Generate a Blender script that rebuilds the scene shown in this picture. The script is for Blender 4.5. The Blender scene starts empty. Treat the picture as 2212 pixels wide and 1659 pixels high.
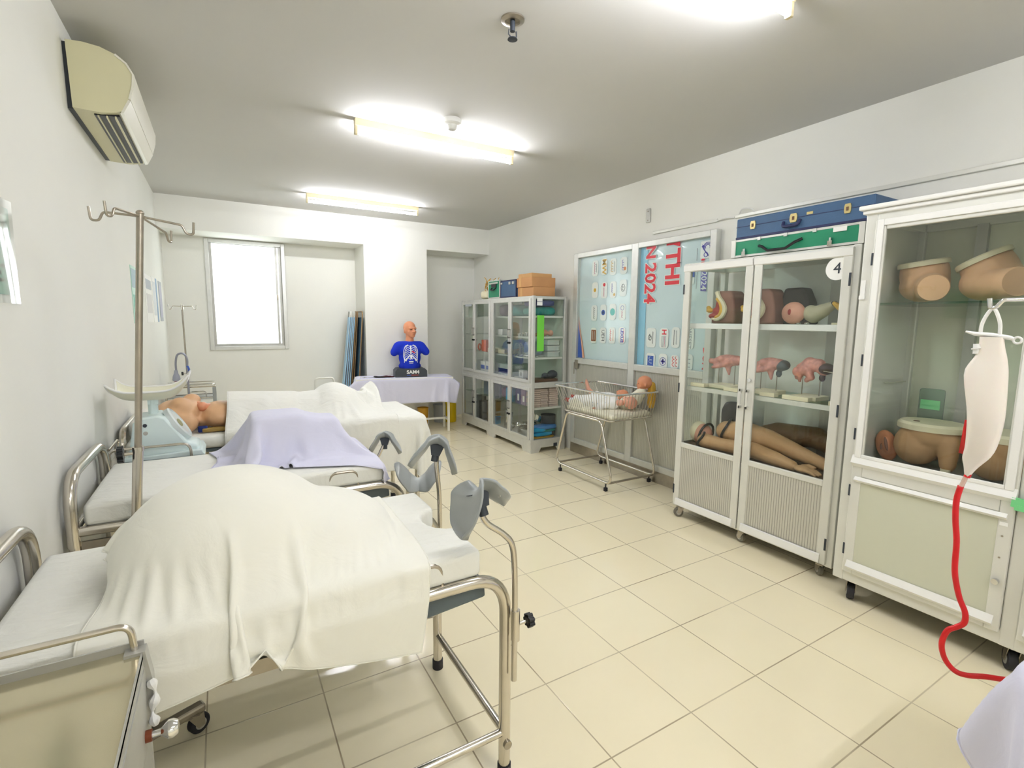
import bpy, bmesh, math, random
import numpy as np
from mathutils import Vector, Matrix, Euler, Quaternion
random.seed(4); np.random.seed(4)
sc = bpy.context.scene
COL = sc.collection
PI = math.pi
V = Vector
def lin(c):
    return tuple(((x/255)/12.92 if x/255 <= .04045 else ((x/255+.055)/1.055)**2.4) for x in c)
# ------------------------------------------------------------------ materials
MATS = {}
def mat(name, rgb, rough=.5, metal=0, noise=0, nscale=8, bump=0, bscale=40, ior=1.45, trans=0, emit=None, coat=0, sheen=0, sss=0, alpha=1, spec=.5):
    m = bpy.data.materials.new(name); m.use_nodes = True
    nt = m.node_tree; b = nt.nodes['Principled BSDF']
    c = lin(rgb) + (1,)
    b.inputs['Base Color'].default_value = c
    b.inputs['Roughness'].default_value = rough
    b.inputs['Metallic'].default_value = metal
    b.inputs['IOR'].default_value = ior
    b.inputs['Specular IOR Level'].default_value = spec
    b.inputs['Transmission Weight'].default_value = trans
    b.inputs['Coat Weight'].default_value = coat
    b.inputs['Sheen Weight'].default_value = sheen
    b.inputs['Alpha'].default_value = alpha
    if sss:
        b.inputs['Subsurface Weight'].default_value = sss
        b.inputs['Subsurface Radius'].default_value = (.02, .01, .006)
    if emit:
        b.inputs['Emission Color'].default_value = lin(emit[0]) + (1,)
        b.inputs['Emission Strength'].default_value = emit[1]
    tc = nt.nodes.new('ShaderNodeTexCoord')
    if noise:
        n = nt.nodes.new('ShaderNodeTexNoise'); n.inputs['Scale'].default_value = nscale; n.inputs['Detail'].default_value = 4
        r = nt.nodes.new('ShaderNodeMapRange'); r.inputs['From Min'].default_value = .3; r.inputs['From Max'].default_value = .7
        r.inputs['To Min'].default_value = 1-noise; r.inputs['To Max'].default_value = 1+noise*.4
        mx = nt.nodes.new('ShaderNodeVectorMath'); mx.operation = 'SCALE'; mx.inputs[0].default_value = c[:3]
        nt.links.new(tc.outputs['Object'], n.inputs['Vector']); nt.links.new(n.outputs['Fac'], r.inputs['Value'])
        nt.links.new(r.outputs['Result'], mx.inputs['Scale']); nt.links.new(mx.outputs['Vector'], b.inputs['Base Color'])
    if bump:
        n2 = nt.nodes.new('ShaderNodeTexNoise'); n2.inputs['Scale'].default_value = bscale; n2.inputs['Detail'].default_value = 5
        bp = nt.nodes.new('ShaderNodeBump'); bp.inputs['Strength'].default_value = bump; bp.inputs['Distance'].default_value = .01
        nt.links.new(tc.outputs['Object'], n2.inputs['Vector']); nt.links.new(n2.outputs['Fac'], bp.inputs['Height'])
        nt.links.new(bp.outputs['Normal'], b.inputs['Normal'])
    MATS[name] = m
    return m
def glass_mat(name, tint=(240,248,244), refl=1.0, rough=.02, haze=0):
    m = bpy.data.materials.new(name); m.use_nodes = True
    nt = m.node_tree; nt.nodes.clear()
    o = nt.nodes.new('ShaderNodeOutputMaterial'); mx = nt.nodes.new('ShaderNodeMixShader')
    t = nt.nodes.new('ShaderNodeBsdfTransparent'); t.inputs['Color'].default_value = lin(tint)+(1,)
    g = nt.nodes.new('ShaderNodeBsdfGlossy'); g.inputs['Roughness'].default_value = rough
    f = nt.nodes.new('ShaderNodeLayerWeight'); f.inputs['Blend'].default_value = .5      # Schlick reflectance, the same from both sides of a thin pane
    p5 = nt.nodes.new('ShaderNodeMath'); p5.operation = 'POWER'; p5.inputs[1].default_value = 5; nt.links.new(f.outputs['Facing'], p5.inputs[0])
    s = nt.nodes.new('ShaderNodeMath'); s.operation = 'MULTIPLY_ADD'; s.inputs[1].default_value = .95*refl; s.inputs[2].default_value = .042*refl
    nt.links.new(p5.outputs[0], s.inputs[0]); nt.links.new(s.outputs[0], mx.inputs['Fac'])
    nt.links.new(t.outputs[0], mx.inputs[1]); nt.links.new(g.outputs[0], mx.inputs[2])
    last = mx
    if haze:
        d = nt.nodes.new('ShaderNodeBsdfDiffuse'); d.inputs['Color'].default_value = lin((225,232,224))+(1,)
        m2 = nt.nodes.new('ShaderNodeMixShader'); m2.inputs['Fac'].default_value = haze
        nt.links.new(mx.outputs[0], m2.inputs[1]); nt.links.new(d.outputs[0], m2.inputs[2]); last = m2
    nt.links.new(last.outputs[0], o.inputs['Surface'])
    MATS[name] = m
    return m
def ribbed_mat(name, rgb, period, rgb2, axis='Y'):
    m = mat(name, rgb, .35, .35)
    nt = m.node_tree; b = nt.nodes['Principled BSDF']
    tc = [n for n in nt.nodes if n.type == 'TEX_COORD'][0]
    sx = nt.nodes.new('ShaderNodeSeparateXYZ'); nt.links.new(tc.outputs['Object'], sx.inputs[0])
    a = nt.nodes.new('ShaderNodeMath'); a.operation = 'MULTIPLY'; a.inputs[1].default_value = 1/period
    nt.links.new(sx.outputs[axis], a.inputs[0])
    fr = nt.nodes.new('ShaderNodeMath'); fr.operation = 'FRACT'; nt.links.new(a.outputs[0], fr.inputs[0])
    pp = nt.nodes.new('ShaderNodeMath'); pp.operation = 'PINGPONG'; pp.inputs[1].default_value = .5; nt.links.new(fr.outputs[0], pp.inputs[0])
    r = nt.nodes.new('ShaderNodeMapRange'); r.inputs['From Max'].default_value = .16; nt.links.new(pp.outputs[0], r.inputs['Value'])
    n = nt.nodes.new('ShaderNodeMix'); n.data_type = 'RGBA'
    n.inputs[6].default_value = lin(rgb2)+(1,); n.inputs[7].default_value = lin(rgb)+(1,)
    nt.links.new(r.outputs['Result'], n.inputs[0]); nt.links.new(n.outputs[2], b.inputs['Base Color'])
    bp = nt.nodes.new('ShaderNodeBump'); bp.inputs['Strength'].default_value = .5; bp.inputs['Distance'].default_value = .004
    nt.links.new(r.outputs['Result'], bp.inputs['Height']); nt.links.new(bp.outputs['Normal'], b.inputs['Normal'])
    return m
def floor_mat():
    m = mat('floor_tile', (226,212,176), .13, spec=.5)
    nt = m.node_tree; b = nt.nodes['Principled BSDF']; L = nt.links.new
    tc = [n for n in nt.nodes if n.type == 'TEX_COORD'][0]
    sx = nt.nodes.new('ShaderNodeSeparateXYZ'); L(tc.outputs['Object'], sx.inputs[0])
    def M(op, a, bv=None, c=None):
        n = nt.nodes.new('ShaderNodeMath'); n.operation = op
        for i, x in enumerate((a, bv, c)):
            if x is None: continue
            if isinstance(x, (int, float)): n.inputs[i].default_value = x
            else: L(x, n.inputs[i])
        return n.outputs[0]
    ux = M('DIVIDE', M('SUBTRACT', sx.outputs['X'], 1.0731), .4); uy = M('DIVIDE', M('SUBTRACT', sx.outputs['Y'], 3.1321), .4)
    dx = M('PINGPONG', ux, .5); dy = M('PINGPONG', uy, .5)
    d = M('MINIMUM', dx, dy)
    nz = nt.nodes.new('ShaderNodeTexNoise'); nz.inputs['Scale'].default_value = 1.7; nz.inputs['Detail'].default_value = 3; L(tc.outputs['Object'], nz.inputs['Vector'])
    line = nt.nodes.new('ShaderNodeMapRange'); line.inputs['From Min'].default_value = .0045; line.inputs['From Max'].default_value = .0085
    line.inputs['To Min'].default_value = 1; line.inputs['To Max'].default_value = 0; L(d, line.inputs['Value'])
    st = nt.nodes.new('ShaderNodeMapRange'); st.inputs['From Min'].default_value = .3; st.inputs['From Max'].default_value = .65
    st.inputs['To Min'].default_value = .25; st.inputs['To Max'].default_value = .9; L(nz.outputs['Fac'], st.inputs['Value'])
    fac = M('MULTIPLY', line.outputs['Result'], st.outputs['Result'])
    # each tile a slightly different cream
    cx = nt.nodes.new('ShaderNodeCombineXYZ'); L(M('FLOOR', ux), cx.inputs[0]); L(M('FLOOR', uy), cx.inputs[1])
    wn = nt.nodes.new('ShaderNodeTexWhiteNoise'); wn.noise_dimensions = '2D'; L(cx.outputs[0], wn.inputs['Vector'])
    n2 = nt.nodes.new('ShaderNodeTexNoise'); n2.inputs['Scale'].default_value = 6; n2.inputs['Detail'].default_value = 5; L(tc.outputs['Object'], n2.inputs['Vector'])
    k = M('ADD', M('MULTIPLY', wn.outputs['Value'], .035), M('MULTIPLY', n2.outputs['Fac'], .05))
    mx = nt.nodes.new('ShaderNodeMix'); mx.data_type = 'RGBA'; L(k, mx.inputs[0])
    mx.inputs[6].default_value = lin((250,240,208))+(1,); mx.inputs[7].default_value = lin((190,164,110))+(1,)
    m3 = nt.nodes.new('ShaderNodeMix'); m3.data_type = 'RGBA'; L(fac, m3.inputs[0]); L(mx.outputs[2], m3.inputs[6])
    m3.inputs[7].default_value = lin((140,120,86))+(1,); L(m3.outputs[2], b.inputs['Base Color'])
    bp = nt.nodes.new('ShaderNodeBump'); bp.inputs['Strength'].default_value = .25; bp.inputs['Distance'].default_value = .002; bp.invert = True
    L(line.outputs['Result'], bp.inputs['Height']); L(bp.outputs['Normal'], b.inputs['Normal'])
    ro = M('ADD', M('MULTIPLY', n2.outputs['Fac'], .08), .07); L(ro, b.inputs['Roughness'])
    return m
M_wall = mat('wall_paint', (240,240,233), .75, noise=.02, nscale=2, bump=.05, bscale=60)
M_ceil = mat('ceiling_paint', (208,207,203), .85, noise=.015, nscale=1.5)
M_floor = floor_mat()
M_alu = mat('brushed_aluminium', (216,217,212), .36, .4, noise=.05, nscale=20)
M_alud = mat('dull_aluminium', (192,192,186), .42, .5, noise=.06, nscale=12)
M_aluw = mat('white_coated_aluminium', (226,226,218), .35, .15, noise=.03, nscale=10)
M_steel = mat('stainless_steel', (216,210,200), .2, 1, noise=.08, nscale=14)
M_steeld = mat('worn_steel', (176,168,154), .32, .9, noise=.12, nscale=18)
M_chrome = mat('polished_chrome', (225,225,225), .1, 1)
M_rib = ribbed_mat('ribbed_aluminium_panel', (206,205,196), .016, (150,148,138))
M_rib2 = ribbed_mat('ribbed_partition_panel', (196,196,186), .02, (168,168,158))
M_glass = glass_mat('clear_glass', (253,255,254))
M_glassd = glass_mat('dull_window_glass', (252,254,253), .55, .06)
M_glassr = glass_mat('mirror_clean_glass', (252,254,253), 1.9)
M_glassg = glass_mat('greenish_glass', (232,246,238))
M_sheet = mat('white_cotton', (242,242,234), .85, sheen=.2, noise=.02, nscale=5)
def wrinkle(m, s=.35, sc=(5,16,5)):
    nt = m.node_tree; b = nt.nodes['Principled BSDF']; tc = [n for n in nt.nodes if n.type == 'TEX_COORD'][0]
    mp = nt.nodes.new('ShaderNodeMapping'); mp.inputs['Scale'].default_value = sc; mp.inputs['Rotation'].default_value = (0,0,.5); nt.links.new(tc.outputs['Object'], mp.inputs['Vector'])
    n = nt.nodes.new('ShaderNodeTexNoise'); n.inputs['Scale'].default_value = 1.6; n.inputs['Detail'].default_value = 6; n.inputs['Distortion'].default_value = 1.2; nt.links.new(mp.outputs[0], n.inputs['Vector'])
    bp = nt.nodes.new('ShaderNodeBump'); bp.inputs['Strength'].default_value = s; bp.inputs['Distance'].default_value = .03
    nt.links.new(n.outputs['Fac'], bp.inputs['Height']); nt.links.new(bp.outputs['Normal'], b.inputs['Normal'])
wrinkle(M_sheet)
M_drape = mat('white_drape_cotton', (244,243,232), .8, sheen=.25, noise=.025, nscale=4); wrinkle(M_drape, .2, (4,7,5))
M_lav = mat('pale_lavender_cotton', (222,222,242), .8, sheen=.2, noise=.02, nscale=5); wrinkle(M_lav, .18, (4,9,4))
M_skin = mat('manikin_skin_vinyl', (222,178,136), .45, noise=.05, nscale=6, sss=.05)
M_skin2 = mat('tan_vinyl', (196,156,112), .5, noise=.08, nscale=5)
M_skinp = mat('pink_vinyl', (222,164,140), .5, noise=.05, nscale=9)
M_skino = mat('orange_skin_vinyl', (222,150,112), .4, noise=.05, nscale=9)
M_skinb = mat('brownish_vinyl', (150,108,92), .55, noise=.1, nscale=8)
M_red = mat('red_rubber', (206,28,34), .35, noise=.06, nscale=20)
M_redm = mat('muscle_red_plastic', (172,60,54), .45, noise=.2, nscale=25)
M_fleshm = mat('mottled_flesh_plastic', (222,160,148), .45, noise=.32, nscale=30)
M_yel = mat('yellow_plastic', (222,176,70), .45, noise=.1, nscale=14)
M_yelt = mat('yellow_canister_plastic', (222,190,10), .35, noise=.05, nscale=9)
M_cream = mat('cream_plastic', (236,228,196), .45, noise=.03)
M_white = mat('white_plastic', (240,240,236), .35)
M_whitep = mat('white_paper', (250,250,246), .8)
M_ac = mat('ivory_plastic', (216,212,176), .4, noise=.02, nscale=4)
M_acl = mat('pale_ivory_plastic', (232,230,216), .35)
M_black = mat('black_plastic', (30,32,36), .35)
M_dark = mat('dark_grey_plastic', (58,64,72), .45, noise=.06)
M_grey = mat('grey_moulded_plastic', (160,165,165), .33, noise=.05, nscale=10, coat=.15)
M_greyv = mat('slate_vinyl', (92,104,108), .45)
M_blue = mat('blue_leatherette', (62,94,130), .5, noise=.1, nscale=9, bump=.08, bscale=90)
M_blued = mat('navy_edge', (38,44,84), .5)
M_green = mat('green_laminate', (30,134,98), .4, noise=.05)
M_tee = mat('royal_blue_cloth', (8,46,196), .8, noise=.06, nscale=12, bump=.1, bscale=120)
M_navy = mat('navy_cloth', (24,44,112), .8, noise=.1, nscale=12)
M_teal = mat('teal_cloth', (20,140,132), .75, noise=.25, nscale=7, bump=.3, bscale=14)
M_purple = mat('purple_cloth', (74,74,138), .75, noise=.2, nscale=7)
M_cyan = mat('sky_blue_film', (24,160,214), .35, noise=.2, nscale=9)
M_cobalt = mat('blue_film', (64,128,196), .35, noise=.15, nscale=9)
M_card = mat('brown_cardboard', (198,148,100), .8, noise=.06, nscale=8)
M_cardl = mat('light_cardboard', (212,166,112), .8, noise=.05, nscale=8)
M_scale = mat('pale_blue_enamel', (226,242,241), .35, noise=.03, nscale=6)
M_tray = mat('ivory_enamel', (236,234,212), .3)
M_orange = mat('orange_plastic', (226,92,52), .45, noise=.1)
M_brown = mat('brown_wood', (104,74,52), .6, noise=.15, nscale=9)
M_lime = mat('lime_paper', (120,214,74), .7)
M_mint = mat('mint_tape', (120,208,140), .5)
M_pink = mat('pale_pink_paper', (222,198,186), .8, noise=.08, nscale=16)
M_tubes = {k: mat('lamp_tube_%s' % k, (255,255,250), .4, emit=((246,247,255), s)) for k, s in (('old', 46), ('mid', 62), ('new', 74))}  # strengths tuned per lamp to even out the light, not tube age
M_batten = mat('batten_enamel', (226,214,176), .4)
M_rubber = mat('black_rubber', (34,34,40), .6)
M_castw = mat('grey_caster_tyre', (120,116,104), .5)
M_bronze = mat('bronze_tube', (170,140,104), .3, .8, noise=.06)
M_sky = mat('light_blue_laminate', (140,188,222), .4)
M_steelb = mat('slate_blue_panel', (74,110,138), .5)
M_banner = None
# ------------------------------------------------------------------ geometry collector
def fillet(pts, r, n=6):
    """Round the inner corners of a polyline."""
    P = [V(p) for p in pts]; out = [P[0]]
    for i in range(1, len(P)-1):
        a = P[i-1]-P[i]; b = P[i+1]-P[i]; la, lb = a.length, b.length
        a.normalize(); b.normalize()
        ang = a.angle(b)
        if ang > PI-.02: out.append(P[i]); continue
        t = min(r/math.tan(ang/2), la*.49, lb*.49)
        p0 = P[i]+a*t; p1 = P[i]+b*t
        for k in range(n+1):
            u = k/n; out.append(p0*(1-u)**2 + P[i]*2*u*(1-u) + p1*u*u)
    out.append(P[-1]); return out
def spline(pts, n=8):
    """Catmull-Rom curve through points."""
    P = [V(p) for p in pts]; P = [P[0]*2-P[1]]+P+[P[-1]*2-P[-2]]; out = []
    for i in range(1, len(P)-2):
        for k in range(n):
            t = k/n; a, b, c, d = P[i-1:i+3]
            out.append(.5*((2*b)+(c-a)*t+(2*a-5*b+4*c-d)*t*t+(3*b-a-3*c+d)*t**3))
    out.append(P[-2]); return out
class G:
    def __init__(s): s.v = []; s.f = []; s.mi = []; s.cur = 0
    def add(s, vs, fs):
        o = len(s.v); s.v += [V(v) for v in vs]; s.f += [tuple(i+o for i in f) for f in fs]; s.mi += [s.cur]*len(fs); return s
    def mat(s, i): s.cur = i; return s
    def box(s, lo, hi, R=None, c=None):
        x0, y0, z0 = lo; x1, y1, z1 = hi
        vs = [V((x, y, z)) for x in (x0, x1) for y in (y0, y1) for z in (z0, z1)]
        if R is not None:
            c = V(c) if c is not None else V(((x0+x1)/2, (y0+y1)/2, (z0+z1)/2))
            vs = [c + R @ (v-c) for v in vs]
        return s.add(vs, [(0,1,3,2),(4,6,7,5),(0,4,5,1),(2,3,7,6),(0,2,6,4),(1,5,7,3)])
    def rbox(s, lo, hi, r, n=3, R=None, c=None):
        """box with all edges rounded"""
        lo, hi = V(lo), V(hi); h = (hi-lo)/2; m = (lo+hi)/2; r = min(r, h.x, h.y, h.z)
        N = 2*n+2; ax = [-1+2*i/(N-1) for i in range(N)]
        def coord(i, k):
            hh = h[k]
            if i <= n: return -hh + r*(i/n)
            return hh - r*((N-1-i)/n)
        idx = {}; vs = []; fs = []
        def vert(i, j, k):
            key = (i, j, k)
            if key in idx: return idx[key]
            p = V((coord(i,0), coord(j,1), coord(k,2)))
            q = V((max(-h.x+r, min(h.x-r, p.x)), max(-h.y+r, min(h.y-r, p.y)), max(-h.z+r, min(h.z-r, p.z))))
            d = p-q
            if d.length > 1e-9: p = q + d.normalized()*r
            p = p+m
            if R is not None:
                cc = V(c) if c is not None else m
                p = cc + R @ (p-cc)
            idx[key] = len(vs); vs.append(p); return idx[key]
        E = N-1
        for a in range(E):
            for b in range(E):
                fs.append((vert(a,b,0), vert(a,b+1,0), vert(a+1,b+1,0), vert(a+1,b,0)))
                fs.append((vert(a,b,E), vert(a+1,b,E), vert(a+1,b+1,E), vert(a,b+1,E)))
                fs.append((vert(a,0,b), vert(a+1,0,b), vert(a+1,0,b+1), vert(a,0,b+1)))
                fs.append((vert(a,E,b), vert(a,E,b+1), vert(a+1,E,b+1), vert(a+1,E,b)))
                fs.append((vert(0,a,b), vert(0,a,b+1), vert(0,a+1,b+1), vert(0,a+1,b)))
                fs.append((vert(E,a,b), vert(E,a+1,b), vert(E,a+1,b+1), vert(E,a,b+1)))
        return s.add(vs, fs)
    def tube(s, pts, r, seg=10, closed=False, caps=True, flat=None):
        P = [V(p) for p in pts]; n = len(P); rs = r if isinstance(r, (list, tuple)) else [r]*n
        T = []
        for i in range(n):
            a = P[(i-1) % n] if (closed or i > 0) else P[i]; b = P[(i+1) % n] if (closed or i < n-1) else P[i]
            t = b-a; T.append(t.normalized() if t.length > 1e-12 else V((0,0,1)))
        u = T[0].orthogonal().normalized(); vs = []; fs = []
        if flat is not None:
            w = V(flat); u = (w - T[0]*w.dot(T[0])).normalized()
        for i in range(n):
            if i:
                q = T[i-1].rotation_difference(T[i]); u = q @ u
                u = (u - T[i]*u.dot(T[i])).normalized()
            w = T[i].cross(u)
            for k in range(seg):
                a = 2*PI*k/seg
                vs.append(P[i] + (u*math.cos(a) + w*math.sin(a))*rs[i])
        m = n if closed else n-1
        for i in range(m):
            for k in range(seg):
                a = i*seg+k; b = i*seg+(k+1) % seg; c = ((i+1) % n)*seg
                fs.append((a, b, c+(k+1) % seg, c+k))
        if caps and not closed:
            fs.append(tuple(range(seg-1, -1, -1))); fs.append(tuple((n-1)*seg+k for k in range(seg)))
        return s.add(vs, fs)
    def cyl(s, p0, p1, r, r1=None, seg=20, caps=True):
        return s.tube([p0, p1], [r, r if r1 is None else r1], seg, caps=caps)
    def lathe(s, prof, c=(0,0,0), seg=28, R=None, sx=1, sy=1):
        c = V(c); vs = []; fs = []; n = len(prof)
        for (r, z) in prof:
            for k in range(seg):
                a = 2*PI*k/seg; p = V((r*math.cos(a)*sx, r*math.sin(a)*sy, z))
                vs.append(c + (R @ p if R is not None else p))
        for i in range(n-1):
            for k in range(seg):
                fs.append((i*seg+k, i*seg+(k+1) % seg, (i+1)*seg+(k+1) % seg, (i+1)*seg+k))
        if prof[0][0] > 1e-6: fs.append(tuple(range(seg-1, -1, -1)))
        if prof[-1][0] > 1e-6: fs.append(tuple((n-1)*seg+k for k in range(seg)))
        return s.add(vs, fs)
    def ell(s, c, rad, R=None, seg=20, rings=12):
        if not hasattr(rad, '__len__'): rad = (rad,)*3
        c = V(c); vs = []; fs = []
        for i in range(rings+1):
            t = PI*i/rings
            for k in range(seg):
                a = 2*PI*k/seg
                p = V((rad[0]*math.sin(t)*math.cos(a), rad[1]*math.sin(t)*math.sin(a), rad[2]*math.cos(t)))
                vs.append(c + (R @ p if R is not None else p))
        for i in range(rings):
            for k in range(seg):
                fs.append((i*seg+k, (i+1)*seg+k, (i+1)*seg+(k+1) % seg, i*seg+(k+1) % seg))
        return s.add(vs, fs)
    def prism(s, poly, ax, d0, d1):
        """extrude a 2D polygon along an axis; poly in the other two axes in order (y,z),(x,z),(x,y)"""
        def mk(p, d): return {'x': (d, p[0], p[1]), 'y': (p[0], d, p[1]), 'z': (p[0], p[1], d)}[ax]
        n = len(poly); vs = [mk(p, d0) for p in poly] + [mk(p, d1) for p in poly]
        fs = [tuple(range(n)), tuple(range(2*n-1, n-1, -1))] + [(i, (i+1) % n, n+(i+1) % n, n+i) for i in range(n)]
        return s.add(vs, fs)
    def grid(s, P, closed_u=False, thick=0):
        nu, nv = len(P), len(P[0]); vs = [V(p) for row in P for p in row]; fs = []
        for i in range(nu if closed_u else nu-1):
            for j in range(nv-1):
                a = i*nv+j; b = ((i+1) % nu)*nv+j
                fs.append((a, b, b+1, a+1))
        return s.add(vs, fs)
    def plate(s, lo, hi): return s.box(lo, hi)
    def frame(s, ax, d0, d1, a0, a1, b0, b1, w, wb=None, wt=None):
        """rectangular frame of four bars in the plane normal to ax; a,b the other two axes"""
        wb = w if wb is None else wb; wt = w if wt is None else wt
        def bx(p, q, r_, t):
            lo = {'x': (d0, p, r_), 'y': (p, d0, r_)}[ax]; hi = {'x': (d1, q, t), 'y': (q, d1, t)}[ax]
            s.box(lo, hi)
        bx(a0, a0+w, b0, b1); bx(a1-w, a1, b0, b1); bx(a0+w, a1-w, b0, b0+wb); bx(a0+w, a1-w, b1-wt, b1)
        return s
ROOTINV = {}
def link(o): COL.objects.link(o); return o
def build(g, name, m, parent=None, smooth=None, bevel=0, bseg=2, loc=None, subd=0, solid=0, world=True):
    """One mesh object from a collector. Geometry is given in world coordinates unless world=False."""
    me = bpy.data.meshes.new(name)
    vs = g.v
    root = parent
    while root is not None and root.parent is not None: root = root.parent
    if root is not None and world:
        inv = ROOTINV[root.name]; vs = [inv @ v for v in vs]
    if parent is None and loc is not None and world:
        L = V(loc); vs = [v-L for v in vs]
    me.from_pydata([tuple(v) for v in vs], [], g.f)
    me.validate(); me.update()
    bm = bmesh.new(); bm.from_mesh(me); bmesh.ops.recalc_face_normals(bm, faces=bm.faces); bm.to_mesh(me); bm.free()
    ms = m if isinstance(m, (list, tuple)) else [m]
    for x in ms: me.materials.append(x)
    if len(ms) > 1 and len(g.mi) == len(me.polygons): me.polygons.foreach_set('material_index', g.mi)
    o = bpy.data.objects.new(name, me); link(o)
    if parent is not None: o.parent = parent
    elif loc is not None: o.location = loc
    if smooth is None: smooth = 35
    if smooth:
        me.shade_smooth()
        if smooth < 180: me.set_sharp_from_angle(angle=math.radians(smooth))
    if subd:
        x = o.modifiers.new('subdivision', 'SUBSURF'); x.levels = x.render_levels = subd
    if solid:
        x = o.modifiers.new('thickness', 'SOLIDIFY'); x.thickness = solid; x.offset = 0
    if bevel:
        x = o.modifiers.new('bevel', 'BEVEL'); x.width = bevel; x.segments = bseg; x.limit_method = 'ANGLE'; x.angle_limit = math.radians(40); x.harden_normals = False
    return o
def tag(o, label, cat, group=None, kind=None):
    o['label'] = label
    if cat: o['category'] = cat
    if group: o['group'] = group
    if kind: o['kind'] = kind
    return o
def thing(name, label, cat, loc=(0,0,0), rz=0, group=None):
    o = bpy.data.objects.new(name, None); link(o)
    o.empty_display_size = .1
    o.location = loc; o.rotation_euler = (0, 0, rz)
    ROOTINV[o.name] = (Matrix.Translation(V(loc)) @ Matrix.Rotation(rz, 4, 'Z')).inverted()
    return tag(o, label, cat, group)
def struct(g, name, m, parent=None, **k):
    o = build(g, name, m, parent, **k)
    if parent is None: o['kind'] = 'structure'
    return o
def dup(root, loc, rz=None, label=None, group=None):
    r = root.copy(); link(r); r.location = loc
    if rz is not None: r.rotation_euler = (0, 0, rz)
    if label: r['label'] = label
    if group: r['group'] = group
    for ch in list(root.children):
        c = ch.copy(); link(c); c.parent = r
        for gch in list(ch.children):
            d = gch.copy(); link(d); d.parent = c
    return r
def organic(blobs, voxel=.012, smooth=4, subd=0):
    """Fuse capsules and ellipsoids into one continuous skin. blobs: ('e', c, rad, R) or ('c', [pts], [radii])."""
    g = G()
    for b in blobs:
        if b[0] == 'e': g.ell(b[1], b[2], b[3] if len(b) > 3 else None, 18, 12)
        elif b[0] == 't': g.tube(b[1], b[2], 18)
        else:
            pts, rr = b[1], b[2]
            g.tube(pts, rr, 14)
            for p, r in zip(pts, rr): g.ell(p, r*.995, None, 14, 10)
    me = bpy.data.meshes.new('tmp'); me.from_pydata([tuple(v) for v in g.v], [], g.f); me.validate()
    bm = bmesh.new(); bm.from_mesh(me); bmesh.ops.recalc_face_normals(bm, faces=bm.faces); bm.to_mesh(me); bm.free()
    o = bpy.data.objects.new('tmp', me); link(o)
    m = o.modifiers.new('r', 'REMESH'); m.mode = 'VOXEL'; m.voxel_size = voxel
    m2 = o.modifiers.new('s', 'SMOOTH'); m2.factor = .5; m2.iterations = smooth
    dg = bpy.context.evaluated_depsgraph_get()
    ev = o.evaluated_get(dg); em = ev.to_mesh()
    g2 = G(); g2.add([v.co.copy() for v in em.vertices], [tuple(p.vertices) for p in em.polygons])
    ev.to_mesh_clear(); bpy.data.objects.remove(o); bpy.data.meshes.remove(me)
    return g2
def text_geo(txt, size, O, U, W, depth=.001, bold=0, sx=1, align='CENTER'):
    """Lettering as real geometry: O origin, U reading direction, W up direction of the letters."""
    cu = bpy.data.curves.new('t', 'FONT'); cu.body = txt; cu.size = size; cu.align_x = align; cu.align_y = 'CENTER'
    cu.extrude = depth; cu.offset = bold; cu.resolution_u = 2
    o = bpy.data.objects.new('t', cu); link(o)
    dg = bpy.context.evaluated_depsgraph_get(); dg.update()
    ev = o.evaluated_get(dg); em = ev.to_mesh()
    U = V(U).normalized(); W = V(W).normalized(); N = U.cross(W); O = V(O)
    vs = [O + U*v.co.x*sx + W*v.co.y + N*v.co.z for v in em.vertices]; fs = [tuple(p.vertices) for p in em.polygons]
    ev.to_mesh_clear(); bpy.data.objects.remove(o); bpy.data.curves.remove(cu)
    return vs, fs
def add_text(g, *a, **k):
    vs, fs = text_geo(*a, **k); g.add(vs, fs); return g

def frame3d(g, x0, x1, y0, y1, z0, z1, w, rails, mids=()):
    """posts and rails of a cabinet; rails sit a hair inside the posts so no faces coincide"""
    e = .0009
    for px in (x0, x1-w):
        for py in (y0, y1-w): g.box((px, py, z0), (px+w, py+w, z1))
        for m, mw in mids: g.box((px, m, z0+.001), (px+w, m+mw, z1-.001))
    for ra, rb in rails:
        ra += e; rb -= e
        for px in (x0, x1-w): g.box((px+e, y0+w-.002, ra), (px+w-e, y1-w+.002, rb))
        for py in (y0, y1-w): g.box((x0+w-.002, py+e, ra), (x1-w+.002, py+w-e, rb))
    return g
EXPOSURE = 1.14
# ------------------------------------------------------------------ the room
XL, XR, YB, YF, ZC = -.535, 3.46, 6.6, -4.4, 2.79
YR = 7.1
g = G().box((XL-.2, YF-.2, -.1), (XR+.2, YR+.2, 0)); struct(g, 'floor', M_floor, smooth=0)
g = G().box((XL-.2, YF-.2, ZC), (XR+.2, YR+.2, ZC+.15)); struct(g, 'ceiling', M_ceil, smooth=0)
g = G().box((XL-.2, YF-.2, 0), (XL, YR+.2, ZC)); struct(g, 'wall_left', M_wall, smooth=0)
g = G().box((XR, YF-.2, 0), (XR+.2, YR+.2, ZC)); struct(g, 'wall_right', M_wall, smooth=0)
g = G().box((XL, YF-.2, 0), (XR, YF, ZC)); struct(g, 'wall_front', M_wall, smooth=0)
WX0, WX1, WZ0, WZ1 = -.09, .72, 1.12, 2.43
g = G().box((XL, YR, 0), (WX0, YR+.16, ZC)).box((WX1, YR, 0), (XR, YR+.16, ZC))
g.box((WX0, YR, 0), (WX1, YR+.16, WZ0)).box((WX0, YR, WZ1), (WX1, YR+.16, ZC)); struct(g, 'wall_back', M_wall, smooth=0)
g = G().box((XL, YB, 2.44), (XR, YR, ZC)); struct(g, 'trim_1', M_wall, smooth=0)        # beam over the recesses
g = G().box((1.642, YB, 0), (2.497, YR, 2.44)); struct(g, 'trim_2', M_wall, smooth=0)   # square column
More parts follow.
